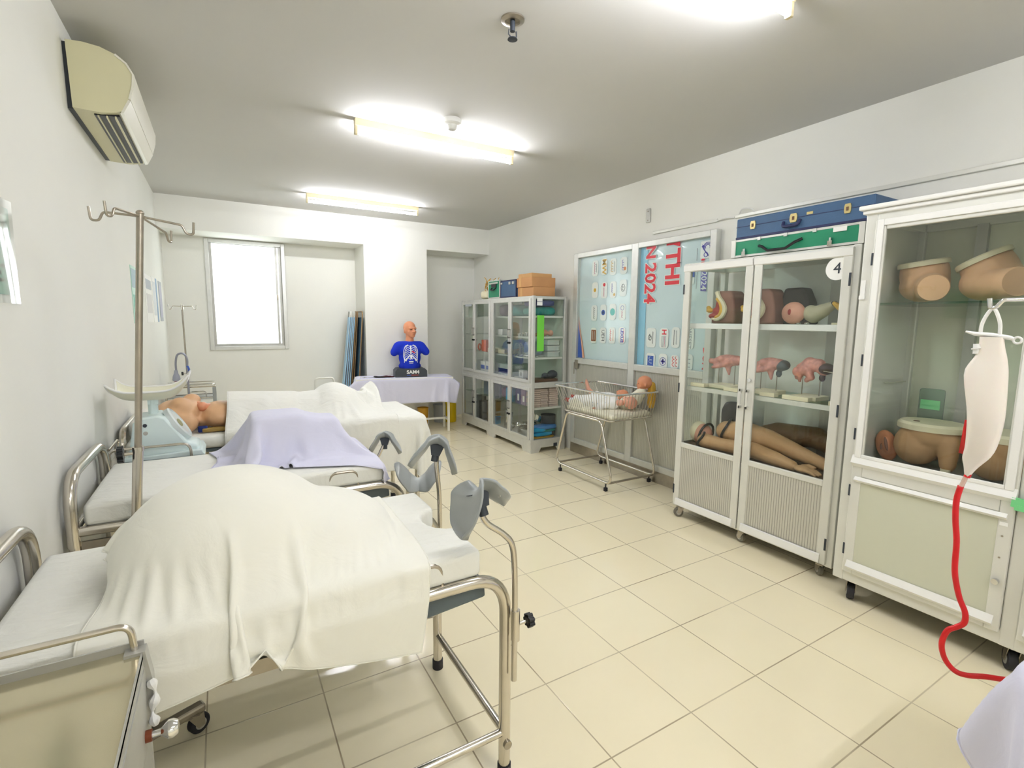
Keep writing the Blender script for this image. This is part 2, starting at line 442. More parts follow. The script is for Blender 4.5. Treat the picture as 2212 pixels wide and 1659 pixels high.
# back window: aluminium frame, sliding sash track, glass
g = G().frame('y', YR-.015, YR+.08, WX0-.03, WX1+.04, WZ0-.03, WZ1, .045)
win = struct(g, 'window_1', M_alu, smooth=0, bevel=.004)
g = G().frame('y', YR+.02, YR+.06, WX0+.015, WX1-.005, WZ0+.015, WZ1-.02, .03); struct(g, 'sash', M_alud, win, smooth=0, world=False)
g = G().box((WX1-.075, YR+.01, WZ0+.02), (WX1-.05, YR+.05, WZ1-.03)); struct(g, 'stile', M_alud, win, smooth=0, world=False)
g = G().box((WX1-.07, YR-.006, 1.72), (WX1-.055, YR+.012, 1.78)).cyl((WX1-.062, YR-.01, 1.75), (WX1-.062, YR-.03, 1.75), .008); struct(g, 'latch', M_steeld, win, world=False)
g = G().box((WX0+.04, YR+.038, WZ0+.04), (WX1-.03, YR+.042, WZ1-.04)); struct(g, 'glass', M_glass, win, smooth=0, world=False)
# outside the window
eb = thing('exterior_building', 'white building across the gap outside the back window', 'building', (.6, 10.2, 0))
M_fac = mat('white_facade', (246,246,244), .9)
build(G().box((-3.5, 10.2, -1), (5, 10.6, 2.02)), 'facade', M_fac, eb, smooth=0)
build(G().box((-3.5, 10.16, 1.99), (5, 10.2, 2.05)).box((-3.5, 10.12, .98), (5, 10.2, 1.0)), 'ledge', M_fac, eb, smooth=0)
build(G().box((-3.5, 11.6, 2.0), (5, 11.9, 4.6)), 'setback_wall', M_fac, eb, smooth=0)
ac2 = thing('exterior_condenser', 'pale outdoor air conditioner unit seen through the back window', 'air conditioner', (.15, 11.3, 2.02))
build(G().box((-.2, 11.2, 2.42), (.5, 11.5, 2.92)), 'casing', M_white, ac2, smooth=0, bevel=.02)
build(G().lathe([(0,0),(.2,0),(.21,.02),(.2,.03)], (.25, 11.19, 2.67), R=Matrix.Rotation(PI/2,3,'X')), 'fan_grille', M_alud, ac2)
for x in (-.15, .4): build(G().box((x, 11.25, 2.02), (x+.05, 11.45, 2.42)), 'bracket', M_alud, ac2, smooth=0)
# ------------------------------------------------------------------ aluminium partition on the right wall
PX = 3.40                                        # face of the frame
py0, py1 = 2.64, 4.47
g = G()
FX0, FX1 = PX, XR
g.box((FX0, 4.40, .11), (FX1, 4.47, 2.215)).box((FX0, 2.64, .11), (FX1, 2.70, 2.215)).box((FX0, 3.49, .11), (FX1, 3.575, 2.215))
for a, b in ((2.70, 3.49), (3.575, 4.40)):
    g.box((FX0, a, 2.165), (FX1, b, 2.215)); g.box((FX0, a, 1.02), (FX1, b, 1.08)); g.box((FX0, a, .11), (FX1, b, .17))
part = struct(g, 'window_2', M_alu, smooth=0, bevel=.004)
for a, b in ((2.70, 3.49), (3.575, 4.40)):
    struct(G().box((PX+.012, a, 1.08), (PX+.016, b, 2.165)), 'glass', M_glassd, part, smooth=0, world=False)
    struct(G().box((PX+.02, a, .17), (PX+.035, b, 1.02)), 'ribbed_panel', M_rib2, part, smooth=0, world=False)
struct(G().box((PX+.01, 2.64, 0), (XR, 4.47, .11)), 'kickboard', M_steeld, part, smooth=0, world=False)
struct(G().box((PX-.004, 4.355, .96), (PX+.004, 4.405, 1.06)).cyl((PX-.01, 4.41, 1.03), (PX-.01, 4.41, .9), .004, seg=8), 'latch', M_steeld, part, world=False)
# wave in the printed film: gently rippled sheet behind the glass
def wavy(y0, y1, z0, z1, x, ny=40, nz=30, amp=.004):
    P = []
    for i in range(ny+1):
        row = []
        for j in range(nz+1):
            y = y0+(y1-y0)*i/ny; z = z0+(z1-z0)*j/nz
            t = (j/nz)**3
            w = amp*(math.sin(y*23+z*9)*.5+math.sin(y*11-z*31)*.35)*(.25+1.5*t)
            row.append((x+w, y, z))
        P.append(row)
    return P
def banner_mat():
    m = mat('pale_blue_printed_film', (220,236,243), .22, noise=.025, nscale=2.5, coat=.3)
    return m
M_banner = banner_mat()
M_bared = mat('banner_red', (236,40,62), .35); M_bapurp = mat('banner_purple', (92,84,190), .35)
M_bawht = mat('banner_white', (246,247,246), .35); M_bablk = mat('banner_black', (52,52,60), .4)
M_bateal = mat('banner_teal', (70,190,182), .35); M_bagold = mat('banner_gold', (224,176,64), .35)
M_babrown = mat('banner_brown', (150,84,66), .4); M_babl = mat('banner_blue', (70,104,196), .35); M_baor = mat('banner_orange', (236,150,96), .35)
M_bagrey = mat('banner_grey', (150,160,170), .4); M_bapk = mat('banner_pink', (206,96,140), .4); M_bastrip = mat('blue_film_strip', (150,206,236), .3)
BX = 3.441
ban = thing('banner', 'pale blue printed film with sponsor logos and red lettering behind the partition glass', 'banner', (BX, 3.5, 1.0))
build(G().grid(wavy(2.7, 3.47, 1.075, 2.17, BX)).grid(wavy(3.58, 4.40, 1.075, 2.17, BX)), 'film', M_banner, ban, smooth=180)
build(G().box((BX-.006, 3.40, 1.08), (BX-.0045, 3.488, 2.165)), 'film_strip', M_bastrip, ban, smooth=0)
TU, TW = (0,0,-1), (0,-1,0)
LX = BX-.0075
def let(name, m, y, z, txt, size, **k):
    g = add_text(G(), txt, size, (LX-k.pop('off', 0), y, z), TU, TW, depth=.0006, **k)
    return build(g, name, m, ban, smooth=0)
def rrect(y, z, hy, hz, r, x0, x1, n=5):
    poly = []
    for cy, cz, a0 in ((hy-r, hz-r, 0), (-hy+r, hz-r, PI/2), (-hy+r, -hz+r, PI), (hy-r, -hz+r, 1.5*PI)):
        for k in range(n+1):
            a = a0+PI/2*k/n; poly.append((y+cy+r*math.cos(a), z+cz+r*math.sin(a)))
    return G().prism(poly, 'x', x0, x1)
def disc(y, z, r, x0, x1): return G().prism([(y+r*math.cos(2*PI*k/20), z+r*math.sin(2*PI*k/20)) for k in range(20)], 'x', x0, x1)
def logo(y, z, spec, hy=.048, hz=.082):
    p = build(rrect(y, z, hy, hz, .03, LX+.0005, LX+.0025), 'sponsor_patch', M_bawht, ban, smooth=0)
    for kind, m, *a in spec:
        if kind == 't':
            txt, size, dy, dz = a[:4]; gg = add_text(G(), txt, size, (LX, y+dy, z+dz), TU, TW, depth=.0005, bold=a[4] if len(a) > 4 else 0)
        elif kind == 'd': gg = disc(y+a[1], z+a[2], a[0], LX-.0006, LX+.0006)
        elif kind == 'b': gg = G().box((LX-.0006, y+a[2]-a[0], z+a[3]-a[1]), (LX+.0006, y+a[2]+a[0], z+a[3]+a[1]))
        elif kind == 'r':
            gg = G().tube([(LX, y+a[1]+a[0]*math.cos(2*PI*k/20), z+a[2]+a[0]*a[3]*math.sin(2*PI*k/20)) for k in range(20)], .002, 6, closed=True)
        elif kind == 'w':
            hl, dy, dz, amp, n = a
            gg = G().tube([(LX, y+dy+amp*math.sin(k/24*n*2*PI), z+dz+hl-2*hl*k/24+amp*.4*math.cos(k/24*n*2*PI)) for k in range(25)], .0022, 5)
        build(gg, 'logo_print', m, p, smooth=0)
def W(m, hl, dy, dz=0, amp=.007, n=5): return ('w', m, hl, dy, dz, amp, n)
logo(4.145, 2.037, [W(M_bapk, .06, .006), W(M_bagrey, .045, -.02, 0, .003, 7)])
logo(4.005, 2.042, [('t', M_bagold, 'MW', .085, 0, 0, .002)])
logo(3.869, 2.03, [W(M_bagold, .055, .012, 0, .016, 4), W(M_bagrey, .05, -.024, 0, .003, 8)])
logo(3.717, 2.028, [W(M_bapurp, .05, .008, 0, .014, 4), ('d', M_baor, .018, -.02, -.03)])
logo(4.139, 1.811, [('d', M_bagold, .02, 0, 0)])
logo(3.993, 1.804, [('d', M_bared, .018, 0, .055), W(M_bapk, .045, 0, -.02, .007, 7)])
logo(3.858, 1.803, [W(M_bapurp, .045, .012, .015, .009, 5), ('d', M_bagold, .014, -.02, -.05)])
logo(3.713, 1.813, [('r', M_bablk, .026, .0, .0, 1.4), W(M_bablk, .03, .0, 0, .014, 2)])
logo(4.142, 1.572, [W(M_bablk, .062, 0, 0, .01, 6)])
logo(3.996, 1.576, [('d', M_babl, .028, 0, 0), ('b', M_bawht, .004, .014, .009, 0), ('b', M_bawht, .004, .014, -.009, 0), ('b', M_bawht, .01, .003, 0, 0)])
logo(3.854, 1.581, [('d', M_bateal, .036, 0, 0)])
logo(3.713, 1.579, [('r', M_bapurp, .022, 0, .04, 1), W(M_bapk, .035, 0, -.025, .008, 4)])
logo(4.14, 1.335, [('b', M_babrown, .038, .06, 0, 0), W(M_bawht, .045, .012, 0, .007, 6), W(M_bawht, .045, -.014, 0, .006, 7)])
logo(3.991, 1.34, [('t', M_bablk, 'UEH', .062, 0, 0), ('b', M_bagrey, .002, .05, -.032, 0)])
logo(3.851, 1.344, [W(M_bared, .055, .02, 0, .01, 5), W(M_baor, .055, -.018, 0, .006, 8)])
logo(3.707, 1.348, [('t', M_bapurp, 'LEXUS', .05, 0, 0, .002), ('b', M_bared, .002, .066, -.026, 0)])
logo(3.317, 1.339, [('r', M_bablk, .02, .014, 0, 1.2), W(M_bablk, .03, .012, 0, .01, 2), W(M_bablk, .055, -.022, 0, .004, 9)], .058, .09)
logo(3.163, 1.339, [('t', M_bared, 'H', .07, 0, .055, .002), ('b', M_bagrey, .003, .05, .02, -.03), ('b', M_bagrey, .003, .05, .006, -.03), ('b', M_bapk, .002, .05, -.01, -.03), ('b', M_bagrey, .002, .05, -.022, -.03)], .052, .09)
logo(3.03, 1.349, [W(M_bablk, .065, .016, 0, .004, 10), W(M_bagrey, .06, -.01, 0, .004, 10)], .045, .09)
logo(2.88, 1.345, [('t', M_bagrey, 'WESET', .056, 0, 0)], .045, .09)
logo(3.312, 1.127, [('b', M_babl, .036, .045, 0, 0), W(M_bawht, .03, 0, 0, .018, 2)], .055, .07)
logo(3.162, 1.13, [('r', M_bapurp, .036, 0, 0, 1), ('b', M_bapurp, .008, .024, 0, 0), ('b', M_bapurp, .024, .008, 0, 0)], .05, .07)
logo(3.028, 1.135, [W(M_bared, .045, .014, 0, .012, 3), W(M_bared, .045, -.018, 0, .01, 3)], .045, .06)
logo(2.878, 1.145, [W(M_bagrey, .05, 0, 0, .02, 3)], .045, .07)
def shadowed(txt, size, y, z, **k):
    bo = k.pop('bold', 0); let('lettering_outline', M_bawht, y, z, txt, size, bold=bo+.007, off=.0005, **k); let('lettering', M_bared, y, z, txt, size, off=.002, bold=bo, **k)
shadowed('2024', .185, 3.363, 1.835, bold=.0045, sx=1.0)
shadowed('N', .16, 3.366, 2.115, bold=.0045)
shadowed('THI', .215, 3.108, 1.958, sx=.92, bold=.007)
build(G().prism([(3.18,2.165),(3.03,2.165),(3.03,2.128),(3.10,2.15),(3.18,2.152)], 'x', LX-.002, LX), 'lettering', M_bared, ban, smooth=0)
let('lettering', M_bared, 2.708, 1.185, 'DUN', .085, bold=.002)
build(G().box((LX-.001, 2.77, 1.985), (LX, 2.80, 2.0)).box((LX-.001, 2.77, 1.96), (LX, 2.80, 1.975)), 'red_letter_scrap', M_bared, ban, smooth=0)
build(G().prism([(2.80,1.9),(2.735,1.91),(2.74,1.735),(2.795,1.74)], 'x', LX-.0004, LX+.001), 'year_plate', M_bapurp, ban, smooth=0)
let('lettering', M_bawht, 2.768, 1.822, '2024', .075, off=.001, bold=.001)
build(G().box((LX-.001, 2.843, 1.99), (LX, 2.849, 2.09)), 'fine_print', M_bagrey, ban, smooth=0); build(G().box((LX-.001, 2.835, 1.76), (LX, 2.841, 1.93)), 'fine_print', M_bagrey, ban, smooth=0)
build(G().box((LX-.001, 2.862, 1.86), (LX, 2.90, 1.915)), 'blue_block', M_babl, ban, smooth=0)
build(G().box((LX-.001, 2.862, 1.8), (LX, 2.90, 1.857)), 'white_block', M_bawht, ban, smooth=0)
# striped bee emblem
build(rrect(2.755, 2.07, .06, .07, .012, LX+.0003, LX+.0015), 'emblem_ground', M_bawht, ban, smooth=0)
gg = G()
for r in (.048, .036, .024): gg.tube([(LX-.001, 2.745+r*math.cos(a)*.9, 2.09+r*math.sin(a)*.75) for a in [k*PI/12-.6 for k in range(17)]], .0025, 6)
gg.tube([(LX-.001, 2.80,2.10),(LX-.001,2.77,2.06),(LX-.001,2.735,2.02)], .004, 6); gg.add(*[(x) for x in ([V((LX-.001,2.80,2.115)),V((LX-.001,2.775,2.10)),V((LX-.001,2.79,2.075))], [(0,1,2)])])
gg.tube([(LX-.001, 2.76+.018*math.cos(a), 2.03+.018*math.sin(a)) for a in [k*PI/8 for k in range(16)]], .003, 6, closed=True)
build(gg, 'bee_emblem', M_bapurp, ban, smooth=180)
# sweep of colour at the corner of the film
sw = [(4.40, 1.54), (4.385, 1.46), (4.36, 1.36), (4.325, 1.25), (4.30, 1.15), (4.285, 1.085)]
def band(off0, off1):
    a = [(y+off0*(i+1)/6, z) for i, (y, z) in enumerate(sw)]; b = [(y+off1*(i+1)/6, z) for i, (y, z) in enumerate(sw)]
    return [(min(p[0], 4.40), p[1]) for p in a+b[::-1]]
for nm, o0, o1, m in (('blue_sweep', .035, .3, M_babl), ('orange_sweep', .022, .036, M_baor), ('white_sweep', .014, .022, M_bawht), ('orange_sweep', 0, .014, M_baor)):
    build(G().prism(band(o0, o1), 'x', LX-.001-o0*.01, LX), nm, m, ban, smooth=0)
# ------------------------------------------------------------------ wall fittings
c = thing('cable_conduit', 'thin white plastic cable channel running along the right wall above the cabinets', 'cable channel', (3.45, 2.5, 2.29))
gg = G().box((3.442, .2, 2.275), (XR, 2.52, 2.30)).box((3.442, 2.68, 2.275), (XR, 3.36, 2.30)); build(gg, 'channel', M_aluw, c, smooth=0, bevel=.003)
build(G().tube(spline([(3.45,2.53,2.285),(3.43,2.60,2.29),(3.44,2.68,2.285)]), .006, 8).tube(spline([(3.45,2.50,2.29),(3.425,2.45,2.33),(3.43,2.38,2.32),(3.45,2.36,2.29)]), .006, 8), 'loose_cable', M_white, c)
w = thing('wall_plate', 'small grey metal strip on the right wall above the partition', 'wall plate', (3.455, 3.435, 2.4))
build(G().box((3.448, 3.41, 2.39), (XR, 3.46, 2.515)), 'plate', M_alud, w, smooth=0, bevel=.006)
build(G().cyl((3.444,3.435,2.49),(3.45,3.435,2.49),.006).cyl((3.444,3.435,2.41),(3.45,3.435,2.41),.006), 'screw', M_steeld, w)
# ------------------------------------------------------------------ ceiling
def batten(x0, x1, y, label, tube='mid'):
    t = thing('ceiling_batten', label, 'ceiling light', ((x0+x1)/2, y, ZC), 0, 'fluorescent ceiling lamps')
    gg = G().prism([(y-.028, ZC), (y+.028, ZC), (y+.018, ZC-.042), (y-.018, ZC-.042)], 'x', x0-.02, x1+.02); build(gg, 'housing', M_batten, t, smooth=0)
    for x, s in ((x0, -1), (x1, 1)):
        build(G().box((min(x, x+s*.022), y-.014, ZC-.098), (max(x, x+s*.022), y+.014, ZC-.03)), 'lampholder', M_batten, t, smooth=0, bevel=.004)
    build(G().cyl((x0, y, ZC-.08), (x1, y, ZC-.08), .0135, seg=16), 'tube', M_tubes[tube], t, smooth=60)
    return t
batten(.855, 2.02, 3.5, 'long fluorescent batten lamp on the ceiling beside the round motion sensor')
batten(.87, 2.05, 5.74, 'fluorescent batten lamp on the ceiling nearest the back wall and window', 'old')
batten(.86, 2.02, 1.3, 'fluorescent batten lamp cut off by the top edge of the photo')
batten(.86, 2.02, -.95, 'fluorescent batten lamp on the ceiling behind the camera', 'new')
batten(.86, 2.02, -3.2, 'fluorescent batten lamp on the ceiling at the wall behind the camera', 'new')  # out-of-view lamp, added to brighten the near end of the room
t = thing('ceiling_sensor', 'round white ceiling sensor beside the long lamp', 'sensor', (1.387, 3.175, ZC))
build(G().lathe([(.062,0),(.062,-.028),(.05,-.036),(0,-.036)], (1.387,3.175,ZC)), 'base', M_white, t)
build(G().lathe([(.034,-.034),(.034,-.05),(.026,-.066),(.012,-.072),(0,-.073)], (1.387,3.175,ZC)), 'dome', mat('frosted_lens',(222,222,216),.3), t)
t = thing('ceiling_sprinkler', 'dark metal fire sprinkler hanging from the ceiling', 'sprinkler', (1.178, 2.03, ZC))
build(G().lathe([(.052,0),(.052,-.006),(.034,-.012),(.03,-.004),(0,-.004)], (1.178,2.03,ZC)), 'escutcheon', M_steeld, t)
build(G().cyl((1.178,2.03,ZC),(1.178,2.03,ZC-.05),.011).tube([(1.16,2.03,ZC-.045),(1.158,2.03,ZC-.065),(1.178,2.03,ZC-.078)],.003,6).tube([(1.196,2.03,ZC-.045),(1.198,2.03,ZC-.065),(1.178,2.03,ZC-.078)],.003,6), 'body', M_dark, t)
build(G().lathe([(0,-.078),(.02,-.078),(.022,-.083),(0,-.084)], (1.178,2.03,ZC)), 'deflector', M_dark, t)
# ------------------------------------------------------------------ air conditioner on the left wall
a = thing('air_conditioner', 'ivory split air conditioner high on the left wall', 'air conditioner', (XL, 3.47, 2.4))
prof = [(-.52,2.692),(-.46,2.697),(-.40,2.692),(-.35,2.675),(-.31,2.645),(-.288,2.6),(-.292,2.55),(-.308,2.49),(-.335,2.432),(-.36,2.42),(-.42,2.409),(-.515,2.412)]
Y0, Y1 = 3.02, 3.915
build(G().prism(prof, 'y', Y0, Y1), 'body', M_ac, a, smooth=30)
build(G().box((XL, Y0+.02, 2.41), (-.515, Y1-.02, 2.69)), 'mounting_plate', M_dark, a, smooth=0)
fp = [(-.345,2.676),(-.305,2.645),(-.281,2.6),(-.285,2.548),(-.302,2.488),(-.31,2.49),(-.294,2.55),(-.289,2.6),(-.311,2.64),(-.35,2.668)]
build(G().prism(fp, 'y', Y0-.004, Y1+.004), 'front_panel', M_acl, a, smooth=30)
build(G().prism([(-.302,2.482),(-.331,2.424),(-.345,2.418),(-.337,2.434),(-.311,2.486)], 'y', Y0-.002, Y1+.002), 'lower_panel', M_acl, a, smooth=30)
build(G().prism([(-.352,2.421),(-.352,2.412),(-.445,2.403),(-.445,2.412)], 'y', Y0+.03, Y1-.05), 'air_outlet', M_black, a, smooth=0)
for k in range(3):
    x = -.43+k*.032
    build(G().box((x-.004, Y0+.03, 2.399), (x+.002, Y1-.05, 2.412)), 'vane', M_ac, a, smooth=0)
# ------------------------------------------------------------------ posters on the left wall
def poster(y0, y1, z0, z1, label, base, blocks, name='poster', margin=.0, sleeve=False):
    t = thing(name, label, 'poster', (XL, (y0+y1)/2, z0))
    build(G().box((XL, y0, z0), (XL+.004, y1, z1)), 'sheet', base, t, smooth=0)
    for (a0, a1, b0, b1, m) in blocks:
        build(G().box((XL+.004, y0+(y1-y0)*a0, z0+(z1-z0)*b0), (XL+.0052, y0+(y1-y0)*a1, z0+(z1-z0)*b1)), 'printed_block', m, t, smooth=0)
    if sleeve:
        P = [[(XL+.009+.004*math.sin(i*.9+j*.2), y0-.02+(y1-y0+.04)*i/12, z0-.025+(z1-z0+.05)*j/8) for j in range(9)] for i in range(13)]
        build(G().grid(P), 'plastic_sleeve', glass_mat('plastic_sleeve', (244,248,248), 2.2, .08), t, smooth=180)
    return t
M_pgreen = mat('poster_green', (104,176,150), .5); M_ppale = mat('poster_pale_green', (176,212,196), .5); M_pblue = mat('poster_blue', (126,158,190), .5); M_pgrey = mat('poster_grey', (178,184,190), .6)
poster(1.72, 2.09, 1.545, 1.80, 'green laminated poster cut by the left edge of the photo', M_ppale, [(.0,.93,.0,.86,M_pgreen),(.06,.5,.45,.6,M_ppale),(.06,.8,.3,.34,M_ppale),(.06,.7,.22,.26,M_ppale),(.06,.75,.14,.18,M_ppale)], sleeve=True)
poster(4.48, 4.86, 1.44, 1.855, 'blue-green notice behind the front drip pole', M_ppale, [(.02,.98,.62,.95,mat('poster_slate',(140,168,176),.5)),(.1,.6,.1,.5,M_pgreen)], 'notice')
poster(5.24, 5.70, 1.44, 1.855, 'white text notice just right of the front drip pole', M_whitep, [(.1,.9,.7,.9,M_pgrey),(.1,.9,.2,.6,mat('faint_print',(226,224,222),.7))], 'notice')
poster(5.74, 6.16, 1.44, 1.865, 'white notice with a blue right border on the left wall', M_whitep, [(.72,1,.0,1,M_pblue),(.12,.6,.15,.9,mat('faint_print_blue',(222,226,228),.7))], 'notice')
poster(6.34, 6.62, 1.445, 1.86, 'narrow bluish grey notice nearest the back corner', M_pgrey, [(.1,.9,.1,.9,mat('faint_print_violet',(190,190,204),.7))], 'notice')
# ------------------------------------------------------------------ cloth: a small position-based solver for the sheets
def sd_ell(P, c, r, rz=0):
    p = P-c
    if rz:
        cs, sn = math.cos(rz), math.sin(rz); q = p.copy(); q[:,0] = p[:,0]*cs+p[:,1]*sn; q[:,1] = -p[:,0]*sn+p[:,1]*cs
    else: q = p
    k0 = np.linalg.norm(q/r, axis=1)+1e-9; n = q/(np.array(r)**2); k1 = np.linalg.norm(n, axis=1)+1e-9
    d = k0*(k0-1)/k1; n = n/k1[:,None]
    if rz:
        m = n.copy(); m[:,0] = n[:,0]*cs-n[:,1]*sn; m[:,1] = n[:,0]*sn+n[:,1]*cs; n = m
    return d, n
def sd_box(P, lo, hi, r):
    lo, hi = np.array(lo), np.array(hi); c = (lo+hi)/2; h = (hi-lo)/2-r
    p = P-c; q = np.abs(p)-h; m = np.maximum(q, 0); l = np.linalg.norm(m, axis=1)
    out = l > 1e-9
    d = np.where(out, l, q.max(axis=1))-r
    n = np.zeros_like(P); n[out] = m[out]/l[out][:,None]
    ins = ~out; idx = q.argmax(axis=1); n[np.where(ins)[0], idx[ins]] = 1
    return d, n*np.where(p < 0, -1, 1)
def sd_cap(P, a, b, ra, rb):
    a, b = np.array(a, float), np.array(b, float); ba = b-a
    t = np.clip(((P-a)@ba)/(ba@ba), 0, 1); v = P-(a+t[:,None]*ba); l = np.linalg.norm(v, axis=1)+1e-9
    return l-(ra+(rb-ra)*t), v/l[:,None]
def drape(center, size, z0, n, cols, ang=0, steps=170, iters=14, fric=.55, seed=1, crumple=.004, stiff=.06, fn=None, pins=None, floor=None, pulls=()):
    """Let a rectangular cloth fall on solid shapes; a coarse pass settles it, a finer pass adds the folds."""
    rs = np.random.RandomState(seed)
    n0 = max(14, n//2); nx = n0; ny = max(6, int(round(nx*size[1]/size[0])))
    ca, sa = math.cos(ang), math.sin(ang)
    def flat(nx, ny):
        UU, VV = np.meshgrid(np.linspace(-.5, .5, nx)*size[0], np.linspace(-.5, .5, ny)*size[1], indexing='ij')
        return center[0]+UU*ca-VV*sa, center[1]+UU*sa+VV*ca
    x, y = flat(nx, ny)
    X = np.stack([x, y, np.full_like(x, z0)], -1); X[..., 2] += crumple*(rs.rand(nx, ny)-.5)*2
    if fn is not None: X[..., 2] += fn(x, y)
    X = settle(X, size, cols, steps, iters, fric, stiff, pins, (x, y), floor, pulls, True)
    nx2, ny2 = 2*nx-1, 2*ny-1
    Y = np.zeros((nx2, ny2, 3)); Y[::2, ::2] = X; Y[1::2, ::2] = (X[1:]+X[:-1])/2; Y[:, 1::2] = (Y[:, 2::2]+Y[:, :-1:2])/2
    Y[..., 2] += crumple*.5*(rs.rand(nx2, ny2)-.3)
    return settle(Y, size, cols, int(steps*.4), iters, fric, stiff, pins, flat(nx2, ny2), floor, pulls, False)
def settle(X, size, cols, steps, iters, fric, stiff, pins, xy, floor, pulls, first):
    nx, ny = X.shape[:2]
    hx, hy = size[0]/(nx-1), size[1]/(ny-1); hd = math.hypot(hx, hy)
    prev = X.copy(); g = np.array([0, 0, -9.8])*(1/60)**2*(1 if first else .5)
    S = slice; A_ = S(None)
    con = []
    for st in (0, 1):
        con.append(((S(st, nx-1, 2), A_), (S(st+1, nx, 2), A_), hx, 1)); con.append(((A_, S(st, ny-1, 2)), (A_, S(st+1, ny, 2)), hy, 1))
    for st in (0, 1):
        con.append(((S(st, nx-1, 2), S(0, ny-1)), (S(st+1, nx, 2), S(1, ny)), hd, .35)); con.append(((S(st, nx-1, 2), S(1, ny)), (S(st+1, nx, 2), S(0, ny-1)), hd, .35))
    bend = []
    for st in (0, 1, 2, 3):
        bend.append(((S(st, nx-2, 4), A_), (S(st+2, nx, 4), A_), 2*hx, stiff)); bend.append(((A_, S(st, ny-2, 4)), (A_, S(st+2, ny, 4)), 2*hy, stiff))
    def solve(a, b, L, k):
        P, Q = X[a], X[b]
        na, nb = min(P.shape[0], Q.shape[0]), min(P.shape[1], Q.shape[1])
        if na == 0 or nb == 0: return
        P, Q = P[:na, :nb], Q[:na, :nb]
        d = Q-P; l = np.sqrt((d*d).sum(-1, keepdims=True))+1e-9
        c = d*((l-L)/l*.5*k)
        P += c; Q -= c
    pin = None
    if pins is not None:
        pin = pins(*xy); hold = np.stack([xy[0][pin], xy[1][pin], np.full(pin.sum(), pins.z)], -1)
    pl = [(int(round((u+.5)*(nx-1))), int(round((v+.5)*(ny-1))), np.array(t, float), s) for u, v, t, s in pulls]
    for it in range(steps):
        vel = np.clip((X-prev)*(.985 if first else .9), -.03, .03)
        prev = X.copy(); X = X+vel+g
        for k in range(iters):
            for a, b, L, kk in con: solve(a, b, L, kk)
            if k % 3 == 0:
                for a, b, L, kk in bend: solve(a, b, L, kk)
            if k % 3 == 2 or k == iters-1:
                P = X.reshape(-1, 3)
                for f in cols:
                    d, nn = f(P); hit = d < .0065
                    if hit.any():
                        P[hit] += nn[hit]*(.0065-d[hit])[:,None]
                        pv = prev.reshape(-1, 3); dv = P[hit]-pv[hit]; dn = (dv*nn[hit]).sum(1, keepdims=True)*nn[hit]
                        P[hit] -= (dv-dn)*fric*.5
                if floor is not None: P[:,2] = np.maximum(P[:,2], floor)
                X = P.reshape(X.shape)
            if pin is not None: X[pin] = hold
            if it > steps*.35 or not first:
                for i, j, t, s in pl: X[i, j] += (t-X[i, j])*s
    return X
def cloth(X, name, m, label=None, cat='sheet', parent=None, thick=.0025, hem=True, sub=1):
    nx, ny = X.shape[:2]
    gg = G().grid([[V(X[i, j]) for j in range(ny)] for i in range(nx)])
    c = X.reshape(-1, 3); loc = (float(c[:,0].mean()), float(c[:,1].mean()), float(c[:,2].min()))
    if parent is None:
        o = build(gg, name, m, None, smooth=180, loc=loc, subd=sub, solid=thick); tag(o, label, cat)
    else: o = build(gg, name, m, parent, smooth=180, subd=sub, solid=thick)
    if hem:
        # stitched double fold along the border
        def line(idx):
            return [V(X[i, j]) for i, j in idx]
        per = [(i, 0) for i in range(nx)]+[(nx-1, j) for j in range(1, ny)]+[(i, ny-1) for i in range(nx-2, -1, -1)]+[(0, j) for j in range(ny-2, 0, -1)]
        h = build(G().tube(line(per), .0022, 6, closed=True), 'hem', m, o if parent is None else parent, smooth=180, world=parent is not None)
        if parent is None:
            for vv in h.data.vertices: vv.co -= V(loc)
    return o
# ------------------------------------------------------------------ the gynaecological beds
def stirrup_shell(c, yaw, tilt, L=.125, Lr=None, R=.07, flare=.03, droop=1.0, roll=0, n=22, m=12, w=.072, wl=None, wr=None):
    """saddle-shaped leg rest: an arch of sheet whose two wings hang down and flare"""
    wl = wl or w; wr = wr or w
    P = []
    for i in range(n+1):
        t = -1+2*i/n                                   # along the arch, wing to wing
        a = t*1.32
        y = R*math.sin(a)*1.0 + math.copysign(max(0, abs(t)-.62), t)*.09
        z = R*(math.cos(a)-1) - max(0, abs(t)-.55)*(L if t < 0 or Lr is None else Lr)*droop
        ww = (wl if t < 0 else wr)*(.62+.55*math.sin(min(1, abs(t)*1.25)*PI*.62))*math.sqrt(max(.0, 1-abs(t)**7))
        row = []
        for j in range(m+1):
            s = -1+2*j/m
            # the sheet curls up at the edges across the arch
            row.append(V((ww*s, y*(1+.25*s*s), z+.034*s*s*(1-abs(t)*.7))))
        P.append(row)
    R3 = Matrix.Rotation(yaw, 3, 'Z') @ Matrix.Rotation(tilt, 3, 'Y') @ Matrix.Rotation(roll, 3, 'X')
    return [[V(c)+R3 @ p for p in row] for row in P]
